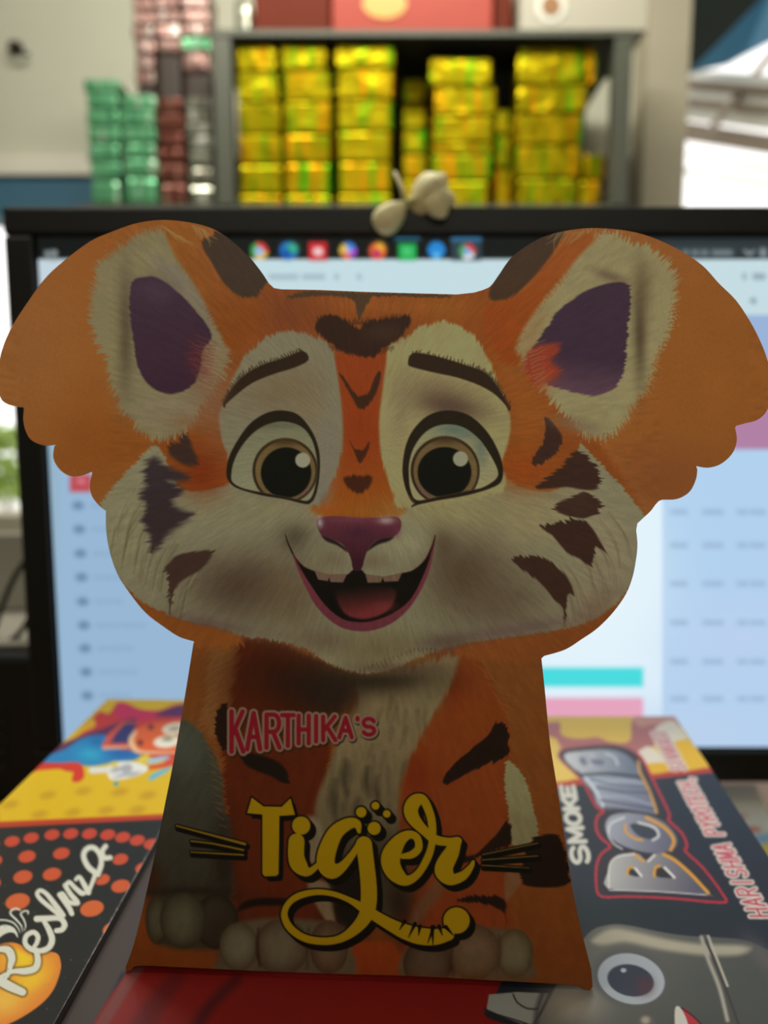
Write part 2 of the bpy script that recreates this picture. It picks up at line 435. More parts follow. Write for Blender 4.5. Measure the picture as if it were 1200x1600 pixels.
# ================================================================== outdoors, beyond the pillar
M_sheet = mat('pale_roof_sheet', (228, 228, 218), 0.6, noise=0.05)
M_tarp = mat('blue_tarpaulin', (46, 108, 140), 0.5, noise=0.15, nscale=6)
M_shade = mat('dark_green_shade_net', (26, 36, 32), 0.8, noise=0.2, nscale=10)
M_beam = mat('weathered_grey_timber', (140, 126, 110), 0.8, noise=0.2, nscale=9)
def panel(name, pts, Y, th, m, parent):
    """a slab through measured corners, each corner with its own depth"""
    P = [at(x, y, d if d else Y) for x, y, d in pts]
    return prism(name, P, (0, th, 0.0), m, parent)
aw = thing('lean_to_roof', 'pale slatted lean-to roof with timber beams outside the bright opening', 'roof', at(1150, 330, 3.4))
for (a, bq) in (((1040, 106, 3.3), (1210, 118, 3.0)), ((1040, 134, 3.3), (1210, 150, 3.0)), ((1040, 161, 3.3), (1210, 180, 3.0)), ((1080, 236, 3.5), (1210, 262, 3.2)), ((1040, 258, 3.5), (1210, 284, 3.2))):
    panel('roof_slat', [(a[0], a[1], a[2]), (bq[0], bq[1], bq[2]), (bq[0], bq[1] + (19 if a[1] < 200 else 6), bq[2]), (a[0], a[1] + (17 if a[1] < 200 else 5), a[2])], 0, 0.03, M_sheet, aw)
for (x0, y0, x1, y1, t) in ((1036, 184, 1215, 212, 22), (1215, 66, 1118, 186, 17), (1036, 120, 1215, 136, 7), (1036, 150, 1215, 166, 6)):
    panel('beam', [(x0, y0, 3.25), (x1, y1, 2.95), (x1, y1 + t, 2.95), (x0, y0 + t, 3.25)], 0, 0.05, M_beam, aw)
tag(panel('blue_tarp', [(1168, -4, 3.0), (1215, -34, 2.8), (1215, 58, 2.8), (1165, 84, 2.95), (1140, 98, 3.0), (1076, 112, 3.1)], 0, 0.02, M_tarp, None),
    'blue tarpaulin tied under the eaves outside, above the pale roof slats', 'tarp')
tag(panel('shade_net', [(1020, -40, 2.7), (1222, -40, 2.7), (1192, -4, 2.7), (1084, 106, 2.9), (1052, 160, 3.0), (1020, 190, 3.0)], 0, 0.02, M_shade, None),
    'dark shade net hanging beside the pillar, left of the blue tarpaulin', 'net')

# shrub seen through the gap on the left of the monitor
M_leaf = mat('green_leaves', (150, 176, 80), 0.6, noise=0.3, nscale=30)
M_stem = mat('brown_stem', (80, 62, 42), 0.8)
g = thing('garden_shrub', 'green leafy shrub outdoors, glimpsed beside the left edge of the monitor', 'shrub', (at(-20, 900, 3.6).x, 3.6, zf - 0.1))
V = []; Fc = []; rg = random.Random(3)
for k in range(420):
    q = rg.uniform(0, 6.283); r = 0.5 * math.sqrt(rg.random()); z = rg.uniform(0.75, 1.0)
    c = at(-10, 712, 3.6) + Vector((r * math.cos(q) * 1.3, r * math.sin(q) * .8, rg.uniform(-.2, .14)))
    u = Vector((rg.uniform(-1, 1), rg.uniform(-1, 1), rg.uniform(-1, 1))).normalized(); v = u.orthogonal().normalized(); L = rg.uniform(.05, .1)
    n0 = len(V); V += [c - u * L, c + v * L * .4, c + u * L, c - v * L * .4]; Fc.append((n0, n0 + 1, n0 + 2, n0 + 3))
tag(obj('foliage', V, Fc, M_leaf, g), kind='stuff')
base = Vector((g.location.x, 3.6, zf - 0.1))
for k in range(4):
    tube('stem', [base + Vector((k * .05 - .08, 0, 0)), base + Vector((k * .12 - .2, .03 * k, .5)), base + Vector((k * .2 - .3, .05 * k, .95))], [.02, .015, .008], M_stem, g, 6)

# ================================================================== desk
TZ = -0.150
dk = thing('desk', 'brown wooden desk under the monitor and the firework boxes', 'desk', (0, 0.35, zf))
b = box_bm((1.7, 0.95, 0.03), 0.004, 2, (0, 0.0, TZ - 0.015 - zf)); bm_obj('desk_top', b, M_wood, dk)
for sx in (-.78, .78):
    for sy in (-.41, .41):
        bm_obj('leg', box_bm((.05, .05, TZ - .03 - zf), 0.004, 1, (sx, sy, (TZ - .03 - zf) / 2)), M_wood, dk)

# ================================================================== monitor
YM = 0.445
M_bez = mat('black_matt_plastic', (17, 18, 17), 0.42, spec=0.4, noise=0.1, nscale=60)
M_scr = print_mat('lit_screen', 0.25, 0.3, emit=True)
def sq(a):
    c = at(a[0], a[1], YM); return (c.x, c.z)
mx0 = at(11, 345, YM).x; mz1 = at(600, 326, YM).z; sx0 = at(60, 410, YM).x; sz1 = at(600, 371, YM).z
sz0 = at(1150, 1167, YM).z; mz0 = at(1150, 1217, YM).z; SW = 0.530; sx1 = sx0 + SW; mx1 = sx1 + (sx0 - mx0)
mon = thing('computer_monitor', 'black wide computer monitor with a lit web page behind the tiger carton', 'monitor', ((mx0 + mx1) / 2, YM, TZ))
def mbox(name, x0, x1, z0, z1, y0, y1, m, bev=0.002, parent=None):
    par = parent or mon
    return bm_obj(name, box_bm((x1 - x0, y1 - y0, z1 - z0), bev, 2, ((x0 + x1) / 2 - mon.location.x, (y0 + y1) / 2 - mon.location.y, (z0 + z1) / 2 - mon.location.z)), m, par)
mbox('bezel_top', mx0, mx1, sz1, mz1, YM - .006, YM + .012, M_bez)
mbox('bezel_bottom', mx0, mx1, mz0, sz0, YM - .006, YM + .012, M_bez)
mbox('bezel_side', mx0, sx0, sz0, sz1, YM - .006, YM + .012, M_bez)
mbox('bezel_side', sx1, mx1, sz0, sz1, YM - .006, YM + .012, M_bez)
mbox('back_shell', mx0 + .004, mx1 - .004, mz0 + .004, mz1 - .004, YM + .006, YM + .045, M_bez, 0.008)
cxm = (mx0 + mx1) / 2
mbox('stand_neck', cxm - .03, cxm + .03, TZ + .012, mz0 + .12, YM + .045, YM + .075, M_bez, 0.004)
mbox('stand_base', cxm - .12, cxm + .12, TZ, TZ + .012, YM - .03, YM + .15, M_bez, 0.004)
# the picture on the screen
def paint_screen(x, y):
    A = Art(x, y, (176, 208, 238))
    R = lambda x0, x1, y0, y1, c, soft=1.5, al=1.0: A.poly([(x0, y0), (x1, y0), (x1, y1), (x0, y1)], c, soft, n=1, alpha=al)
    R(0, 1600, 360, 406, (14, 19, 19))
    R(880, 1600, 372, 406, (46, 56, 60), 10)  # grey over the bar's right end is a painted reflection
    R(0, 1600, 405, 492, (196, 220, 226))
    R(0, 1600, 492, 640, (152, 178, 216))
    R(0, 1600, 640, 702, (176, 128, 164))
    R(0, 1035, 405, 1200, (223, 241, 252)); R(0, 1035, 405, 640, (195, 220, 226))
    R(0, 100, 470, 740, (160, 188, 214)); R(-50, 330, 690, 1180, (150, 182, 212), 3)
    R(58, 130, 408, 470, (196, 212, 222)); R(-50, 90, 700, 1200, (148, 176, 190), 14, .7)
    A.glow(1070, 1150, 160, 60, (188, 208, 236), .7); A.glow(1160, 1000, 120, 70, (190, 208, 240), .6)
    A.glow(940, 900, 90, 140, (232, 245, 250), .8)
    R(838, 1005, 1043, 1073, (72, 219, 222), 2.5); R(838, 1005, 1090, 1135, (229, 164, 190), 2.5)
    R(109, 143, 741, 769, (186, 76, 84), 2); A.glow(127, 752, 6, 4, (220, 140, 150))
    for k, yy in enumerate((790, 827, 865, 902, 940, 977, 1013, 1050, 1087)):
        xx = 122 + k * 1.8
        A.ell(xx, yy, 8, 6, (96, 130, 162), soft=4)
        rg = random.Random(k)
        xe = xx + 20
        for q in range(3 + k % 2): 
            L = rg.uniform(9, 18); R(xe, xe + L, yy - 3, yy + 3, (130, 162, 194), 4, .6); xe += L + 4
    for yy in (800, 852, 912, 973, 1034, 1092):
        for (a, bb) in ((1048, 1074), (1098, 1130), (1152, 1168), (1172, 1196), (1240, 1290)): R(a, bb, yy - 4, yy + 4, (146, 174, 206), 4, .7)
    for (a, bb) in ((420, 466), (472, 508), (522, 530), (557, 565)): R(a, bb, 428, 437, (164, 186, 198), 3)
    for (a, bb) in ((1160, 1166), (1176, 1196)): R(a, bb, 427, 437, (150, 168, 180), 2)
    A.ell(1177, 470, 5, 5, (140, 160, 176), soft=2)
    for (a, bb) in ((1052, 1060), (1066, 1076), (1080, 1092), (1095, 1107), (1112, 1145)): R(a, bb, 390, 400, (110, 124, 130), 3)
    A.stroke([(1164, 392, 2), (1171, 398, 2), (1178, 392, 2)], (150, 160, 164), n=1, soft=1.5)
    R(1187, 1198, 388, 402, (130, 142, 148), 2)
    R(70, 79, 392, 399, (150, 160, 162), 2); R(81, 89, 391, 399, (150, 160, 162), 2); R(70, 79, 401, 407, (150, 160, 162), 2); R(81, 89, 401, 408, (150, 160, 162), 2)
    # programme icons on the bar
    def wheel(cx, cy, r, cs):
        for k, c in enumerate(cs):
            a0 = 2 * math.pi * k / len(cs) - 1.9
            A.poly([(cx, cy)] + [(cx + r * math.cos(a0 + t), cy + r * math.sin(a0 + t)) for t in np.linspace(0, 2 * math.pi / len(cs), 5)], c, 1.0, n=1)
    wheel(405, 392, 14, [(214, 62, 52), (232, 190, 60), (70, 160, 80)]); A.ell(405, 393, 7, 7, (120, 170, 230)); A.ell(405, 393, 7.5, 7.5, (230, 230, 230), alpha=.3)
    A.ell(451, 392, 14.5, 14.5, (30, 110, 190)); A.glow(457, 388, 9, 8, (70, 190, 120)); A.glow(447, 397, 7, 7, (16, 70, 160))
    R(482, 511, 378, 407, (204, 42, 48)); A.ell(497, 393, 8, 7, (240, 200, 200))
    wheel(544, 392, 13.5, [(60, 130, 220), (160, 80, 200), (230, 110, 60), (220, 190, 80)]); A.ell(544, 392, 4, 4, (200, 180, 220))
    A.ell(590, 393, 13.5, 13.5, (224, 92, 46)); A.glow(594, 386, 8, 8, (238, 190, 60)); A.ell(588, 396, 6, 6, (180, 40, 110), soft=3)
    R(622, 651, 380, 407, (32, 170, 82)); A.ell(636, 393, 8, 8, (70, 195, 110))
    A.ell(682, 391, 13.5, 14, (34, 134, 210)); A.glow(682, 399, 5, 5, (120, 200, 240))
    R(705, 752, 370, 407, (44, 62, 72)); R(705, 752, 366, 377, (52, 110, 150), 2); R(616, 656, 366, 375, (44, 104, 132), 2)
    wheel(730, 393, 13, [(214, 62, 52), (225, 225, 225), (80, 160, 90)]); A.ell(730, 393, 6, 6, (130, 170, 225))
    return lin(np.clip(A.c, 0, 255))
scr = [(sx0, sz0), (sx1, sz0), (sx1, sz1), (sx0, sz1)]
def to_px(xw, zw):
    d = Vector((xw, YM, zw - CAMH)); fz = d.y * CP - d.z * SP; uy = d.y * SP + d.z * CP
    return (600 + F * d.x / fz, 800 - F * uy / fz)
scr_px = [to_px(a, c) for a, c in scr]
pm = plane_map((0, YM - 0.003, 0), (0, 1, 0))
def rect_t(x0, x1, y0, y1): return lambda x, y: (x > x0) & (x < x1) & (y > y0) & (y < y1)
regs = [('app_icon', None, rect_t(cx - 16, cx + 16, 378, 407)) for cx in (405, 451, 497, 544, 590, 636, 682, 730)]
regs += [('taskbar', 'dark strip of small icons along the screen top', rect_t(-100, 1700, 300, 405.5)),
         ('teal_banner', None, rect_t(838, 1005, 1043, 1073)), ('pink_banner', None, rect_t(838, 1005, 1090, 1135)), ('red_button', None, rect_t(109, 143, 741, 769)),
         ('page_sidebar', None, rect_t(0, 330, 690, 1180))]
sheet('screen', scr_px, pm, 3.0, paint_screen, M_scr, mon, regs, origin=mon.location)

# ================================================================== steel rack and its stock
YS = 1.62
M_steel = mat('grey_green_painted_steel', (84, 86, 74), 0.45, 0.2, noise=0.08)
M_rback = mat('dark_steel_back', (46, 38, 26), 0.6, 0.2)
rack = thing('steel_rack', 'grey-green steel storage rack holding the yellow foil cartons', 'rack', (at(660, 320, YS).x, YS, zf))
zt0 = at(600, 57, YS).z; zt1 = at(600, 45, YS).z; zb0 = at(600, 331, YS).z; zb1 = at(600, 319, YS).z
rx0 = at(335, 200, YS).x; rx1 = at(985, 200, YS).x; DP = 0.40
def rbox(name, x0, x1, y0, y1, z0, z1, m): 
    o = bm_obj(name, box_bm((x1 - x0, y1 - y0, z1 - z0), 0.002, 1, ((x0 + x1) / 2 - rack.location.x, (y0 + y1) / 2 - rack.location.y, (z0 + z1) / 2 - rack.location.z)), m, rack); return o
ex0 = at(118, 320, YS).x
rbox('shelf_board', rx0, rx1, YS, YS + DP, zt0, zt1, M_steel)
rbox('shelf_board', ex0, rx1, YS, YS + DP, zb0, zb1, M_steel)
for (a, c) in ((335, 364), (957, 985)):
    rbox('upright', at(a, 200, YS).x, at(c, 200, YS).x, YS, YS + .035, zf, zt0, M_steel)
    rbox('upright', at(a, 200, YS).x, at(c, 200, YS).x, YS + DP - .035, YS + DP, zf, zt0, M_steel)
rbox('upright', ex0, ex0 + .035, YS, YS + .035, zf, zb0, M_steel); rbox('upright', ex0, ex0 + .035, YS + DP - .035, YS + DP, zf, zb0, M_steel)
rbox('back_sheet', at(364, 200, YS).x, at(957, 200, YS).x, YS + DP - .03, YS + DP - .025, zb1, zt0, M_rback)
M_yel = foil('yellow_holographic_foil', (158, 142, 0), (60, 150, 4), (206, 128, 0), 0.88, 0.33)
M_grn = foil('green_holographic_foil', (104, 176, 128), (72, 138, 100), (186, 200, 182), 0.5, 0.3)
M_pnk = foil('rose_foil', (140, 106, 98), (104, 72, 66), (200, 188, 180), 0.5, 0.34)
M_slv = foil('silver_wrap', (150, 152, 136), (96, 84, 70), (226, 228, 218), 0.7, 0.22)
M_mar = foil('maroon_wrap', (112, 62, 50), (60, 36, 28), (170, 130, 112), 0.6, 0.3)
M_redp = mat('red_printed_card', (104, 36, 14), 0.6, spec=0.15, noise=0.12, nscale=12)
M_pinkp = mat('salmon_red_printed_card', (170, 62, 44), 0.45, spec=0.25, noise=0.1, nscale=10)
M_cream = mat('cream_printed_card', (182, 176, 158), 0.5, noise=0.06, nscale=12)
ORD = ('top', 'second', 'third', 'fourth', 'fifth', 'sixth', 'seventh', 'eighth', 'ninth')
mesh_cache = {}
def carton(name, label, cat, group, x0, x1, z0, z1, Y, dep, m, rot=0.0, bev=0.006):
    s = (round(x1 - x0, 4), dep, round(z1 - z0 - 0.0006, 4))
    o = bm_obj(name, box_bm(s, min(bev, s[2] * .2), 2), m)
    o.location = ((x0 + x1) / 2, Y + dep / 2, (z0 + z1) / 2); o.rotation_euler = (0, 0, rot)
    return tag(o, label, cat, group)
def stack(rows, Y, dep, m, name, what, where, cat, group, floor_z, seed=0, bev=0.006):
    """rows top to bottom: (x0, x1, ytop, ybottom) measured; each rests on the one below"""
    z = floor_z; n = len(rows); rg = random.Random(seed)
    for i in range(n - 1, -1, -1):
        x0, x1, y0, y1 = rows[i]
        zt = at(600, y0, Y).z
        if m is M_yel: zt = min(zt, zt0 - .003)
        if zt - z < 0.012: continue
        place = ('top' if i == 0 else 'bottom' if i == n - 1 else ORD[i] + ' from the top') 
        carton(name, '%s, %s of %s' % (what, place, where), cat, group, at(x0, 200, Y).x, at(x1, 200, Y).x, z + .0002, zt, Y, dep, m, rg.uniform(-.02, .02), bev)
        z = zt
G = 'yellow foil cartons on the steel rack'
yw = 'yellow foil carton'
stack([(371, 432, 65, 111), (371, 436, 112, 159), (372, 440, 160, 208), (371, 440, 210, 256), (371, 440, 258, 304), (371, 440, 305, 320)], YS + .02, .10, M_yel, 'foil_carton', yw, 'the stack beside the rack\'s left upright', 'carton', G, zb1, 1)
stack([(438, 511, 52, 108), (443, 517, 110, 155), (444, 519, 158, 209), (443, 518, 210, 255), (443, 516, 256, 304), (443, 516, 305, 320)], YS + .02, .10, M_yel, 'foil_carton', yw, 'the second stack on the rack', 'carton', G, zb1, 2)
stack([(524, 617, 54, 105), (526, 615, 107, 153), (527, 614, 156, 204), (527, 612, 206, 252), (527, 612, 254, 303), (527, 612, 304, 320)], YS + .02, .11, M_yel, 'foil_carton', yw, 'the third, wider stack on the rack', 'carton', G, zb1, 3)
stack([(628, 668, 120, 158), (628, 668, 160, 199), (628, 668, 201, 240), (628, 668, 242, 280), (628, 668, 281, 320)], YS + .12, .09, M_yel, 'foil_carton', yw, 'the narrow shaded stack deep inside', 'carton', G, zb1, 4)
stack([(670, 767, 90, 132), (678, 775, 135, 179), (676, 770, 181, 222), (675, 770, 224, 240), (674, 770, 241, 281), (674, 766, 283, 320)], YS + .03, .12, M_yel, 'foil_carton', yw, 'the stack right of the dark gap', 'carton', G, zb1, 5)
stack([(773, 803, 168, 210), (773, 803, 211, 262), (773, 803, 263, 320)], YS + .12, .10, M_yel, 'foil_carton', yw, 'the shaded middle stack', 'carton', G, zb1, 6)
stack([(806, 930, 70, 120), (808, 917, 133, 176), (806, 911, 178, 225), (809, 911, 227, 277), (812, 908, 279, 320)], YS + .03, .13, M_yel, 'foil_carton', yw, 'the stack near the right upright', 'carton', G, zb1, 7)
stack([(914, 946, 240, 280), (911, 943, 281, 320)], YS + .03, .09, M_yel, 'foil_carton', 'small yellow foil carton', 'the short pair against the rack\'s right upright', 'carton', G, zb1, 8)
# cartons lying on the rack
z2 = at(600, 44, YS).z
zt = zt1 + .0005
carton('red_carton', 'dark red printed carton on the rack top beside the rose foil packs', 'carton', 'cartons on the rack top', at(394, 20, YS).x, at(515, 20, YS).x, zt, at(600, -60, YS).z, YS + .02, .2, M_redp)
rc = thing('red_carton', 'salmon-red glossy carton on the rack top with a yellow oval mark', 'carton', (0, 0, 0), 'cartons on the rack top')
x0, x1 = at(518, 20, YS).x, at(772, 20, YS).x; z1 = at(600, -62, YS).z
rc.location = ((x0 + x1) / 2, YS + .02, zt)
bm_obj('carton_body', box_bm((x1 - x0, .2, z1 - zt), .003, 2, (0, .1, (z1 - zt) / 2)), M_pinkp, rc)
b = bmesh.new(); bmesh.ops.create_cone(b, segments=28, radius1=1, radius2=1, depth=.002, cap_ends=True)
bmesh.ops.rotate(b, cent=(0, 0, 0), matrix=Matrix.Rotation(math.pi / 2, 3, 'X'), verts=b.verts)
bmesh.ops.scale(b, vec=(.044, 1, .028), verts=b.verts); c = at(601, -2, YS)
bmesh.ops.translate(b, vec=Vector((c.x, YS + .0185, c.z)) - rc.location, verts=b.verts)
bm_obj('oval_mark', b, mat('yellow_ink', (222, 160, 60), .4), rc)
carton('red_carton', 'narrow dark red carton end between the salmon and the cream cartons', 'carton', 'cartons on the rack top', at(775, 20, YS).x, at(806, 20, YS).x, zt, at(600, -50, YS).z, YS + .04, .2, M_redp)
rc = thing('cream_carton', 'cream carton with a round brown emblem on the rack top', 'carton', (0, 0, 0), 'cartons on the rack top')
x0, x1 = at(814, 20, YS).x, at(1016, 20, YS).x
rc.location = ((x0 + x1) / 2, YS + .01, zt)
bm_obj('carton_body', box_bm((x1 - x0, .22, z1 - zt), .003, 2, (0, .11, (z1 - zt) / 2)), M_cream, rc)
for nm, cx, cz, r, m in (('emblem_ring', 862, 6, .030, mat('white_ink', (230, 228, 215), .5)), ('emblem', 862, 6, .019, mat('brown_ink', (150, 104, 58), .5))):
    b = bmesh.new(); bmesh.ops.create_cone(b, segments=24, radius1=r, radius2=r, depth=.002, cap_ends=True)
    bmesh.ops.rotate(b, cent=(0, 0, 0), matrix=Matrix.Rotation(math.pi / 2, 3, 'X'), verts=b.verts); c = at(cx, cz, YS)
    bmesh.ops.translate(b, vec=Vector((c.x, YS + .0085 - (.002 if nm == 'emblem' else 0), c.z)) - rc.location, verts=b.verts)
    bm_obj(nm, b, m, rc)
# foil packs left of the rack
GP = 'foil packs on the left end of the rack'
def packs(cols):
    for (rows, dY, m, what, where, seed) in cols:
        stack(rows, YS + dY, .10, m, 'foil_pack', what, where, 'pack', GP, zb1, seed, .012)
def col(x0, x1, ys, jit=2, seed=0):
    rg = random.Random(seed); return [(x0 + rg.uniform(-jit, jit), x1 + rg.uniform(-jit, jit), ys[i], ys[i + 1]) for i in range(len(ys) - 1)]
carton('foil_pack', 'silver wrapped pack standing on the rack top beside the dark red carton', 'pack', GP, at(362, 20, YS).x, at(386, 20, YS).x, zt, at(600, -20, YS).z, YS + .03, .08, M_slv, 0, .01)
packs([(col(135, 186, (122, 144, 170, 197, 224, 253, 281, 320), 3, 1), .01, M_grn, 'green foil pack', 'the outermost green stack', 1),
       (col(189, 242, (147, 171, 198, 224, 248, 275, 320), 2, 2), .01, M_grn, 'green foil pack', 'the inner green stack', 2),
       (col(245, 288, (152, 176, 206, 232, 256, 285, 320), 2, 3), .02, M_mar, 'maroon wrapped pack', 'the stack beside the green packs', 3),
       (col(292, 332, (151, 171, 191, 211, 236, 262, 290, 320), 2, 4), .02, M_slv, 'silver wrapped pack', 'the stack touching the rack upright', 4),
       (col(213, 244, (-30, -6, 16, 38, 60, 84, 108, 132, 320), 2, 5), .13, M_pnk, 'rose foil pack', 'the tall outer rose stack', 5),
       (col(247, 284, (-30, -8, 14, 36, 58, 82, 320), 2, 6), .13, M_pnk, 'rose foil pack', 'the tall middle rose stack', 6),
       (col(288, 331, (-30, -8, 14, 36, 56, 78, 112, 320), 2, 7), .13, M_pnk, 'rose foil pack', 'the tall inner rose stack', 7)])
for o in bpy.data.objects:
    if o.get('label', '').startswith('rose foil pack, fifth from the top of the tall inner'):
        o.data.materials[0] = M_grn; o['label'] = 'green foil pack slipped into the tall inner rose stack'
    if o.get('label', '').startswith('rose foil pack, bottom'):
        o.data.materials[0] = mat('dark_brown_box', (52, 38, 28), .6, noise=.2); 
        o['label'] = o['label'].replace('rose foil pack, bottom of', 'dark brown box under'); o.name = 'dark_box'; o['category'] = 'box'

# small things at the left edge of the desk
M_grey = mat('grey_plastic', (150, 146, 134), .5, noise=.05)
M_blk = mat('black_plastic', (14, 14, 14), .45, spec=.4)
ub = thing('power_unit', 'black plastic power unit on the desk at the foot of the monitor\'s left edge', 'power unit', (0, 0, 0))
c = at(10, 1150, .56); zt_ = at(10, 1022, .56).z; ub.location = (c.x - .05, .56, TZ)
bm_obj('housing', box_bm((.17, .11, zt_ - TZ), .006, 2, (0, .055, (zt_ - TZ) / 2)), M_blk, ub)
for k in range(5): bm_obj('vent_rib', box_bm((.10, .002, .004), .0006, 1, (0, -.001, .03 + .012 * k)), M_bez, ub)
tr = thing('grey_tray', 'pale grey plastic tray on top of the black power unit', 'tray', (c.x - .04, .60, zt_ + .0005))
bm_obj('tray_base', box_bm((.16, .10, .006), .002, 1, (0, .02, .003)), M_grey, tr)
bm_obj('tray_back', box_bm((.16, .006, .07), .002, 1, (0, .067, .041)), M_grey, tr)
for s in (-1, 1): bm_obj('tray_side', box_bm((.006, .088, .03), .002, 1, (s * .077, .02, .021)), M_grey, tr)
for k, (lab, pts) in enumerate((('black cable looping high over the grey tray', [(-14, 1000), (10, 930), (30, 890), (52, 868), (60, 900)]), ('black cable lying low in front of the grey tray', [(-14, 1012), (14, 1003), (34, 985), (52, 960), (64, 990)]))):
    P = catmull([tuple(at(x, y, .585 - .008 * k)) for x, y in pts], False, 5)
    tag(tube('cable', [Vector(q) for q in P], .0022, M_blk), lab, 'cable', 'cables beside the monitor')

# jasmine buds lying on the top of the monitor
fl = thing('jasmine_sprig', 'small sprig of pale jasmine buds on the top edge of the monitor', 'flower', at(640, 326, YM - .008))
M_pet = mat('pale_petal', (222, 212, 164), .6, noise=.06, nscale=200); M_fst = mat('pale_green_stalk', (168, 164, 96), .6)
def bud(name, c, axis, L, r, parent):
    b = bmesh.new(); bmesh.ops.create_uvsphere(b, u_segments=18, v_segments=14, radius=1.0)
    for v in b.verts:
        z = v.co.z; k = r * (1.0 - .28 * z) * (1 + .07 * math.cos(5 * math.atan2(v.co.y, v.co.x)))
        v.co = Vector((v.co.x * k, v.co.y * k, z * L))
    b.transform(Vector(axis).to_track_quat('Z', 'Y').to_matrix().to_4x4()); bmesh.ops.translate(b, vec=Vector(c) - fl.location, verts=b.verts)
    return bm_obj(name, b, M_pet, parent, True)
yb = YM - .0095
bud('bud', at(610, 338, yb), (.5, 0, .42), .0105, .0075, fl)
bud('bud', at(668, 306, yb + .004), (-.3, .1, -.35), .0125, .0090, fl)
for k, (ax, cc) in enumerate((((.6, -.1, .8), (680, 292)), ((.9, -.2, -.2), (688, 310)), ((.5, -.2, -.7), (682, 320)))):
    bud('petal', at(cc[0], cc[1], yb + .002 - .001 * k), ax, .0085, .0065, fl)
tube('stalk', [at(624, 322, yb), at(634, 317, yb), at(645, 314, yb), at(658, 309, yb)], [.0016, .002, .002, .0024], M_fst, fl)
tube('stalk', [at(634, 317, yb), at(629, 296, yb), at(616, 268, yb)], [.0016, .0013, .0009], M_pet, fl)

# ================================================================== firework boxes the tiger carton stands on
M_card = mat('raw_cardboard', (176, 146, 108), .8, noise=.08, nscale=40)
M_cardw = mat('cut_card_edge', (196, 178, 150), .8)
M_blackc = mat('black_printed_card', (24, 25, 28), .35, coat=.4)
M_bp = print_mat('glossy_printed_lid', 0.45, 0.14)
M_sp = print_mat('film_wrapped_printed_lid', 0.40, 0.2, coat=0.05)
r1 = K(0, 1080, .325); m1 = K(0, 1380, 1 / 6.); s1 = K(820, 1100, 380 / 1200.); l7 = K(80, 1400, .4); l8 = K(520, 1400, .4)
q1 = K(100, 1080, .175); h1 = K(1040, 1080, 160 / 674.)
E_LID = np.array([1.00, 0.98, 0.86])
def delit(c, E):
    return np.clip(lin(np.clip(c, 0, 255)) / E, 0.004, 0.92)

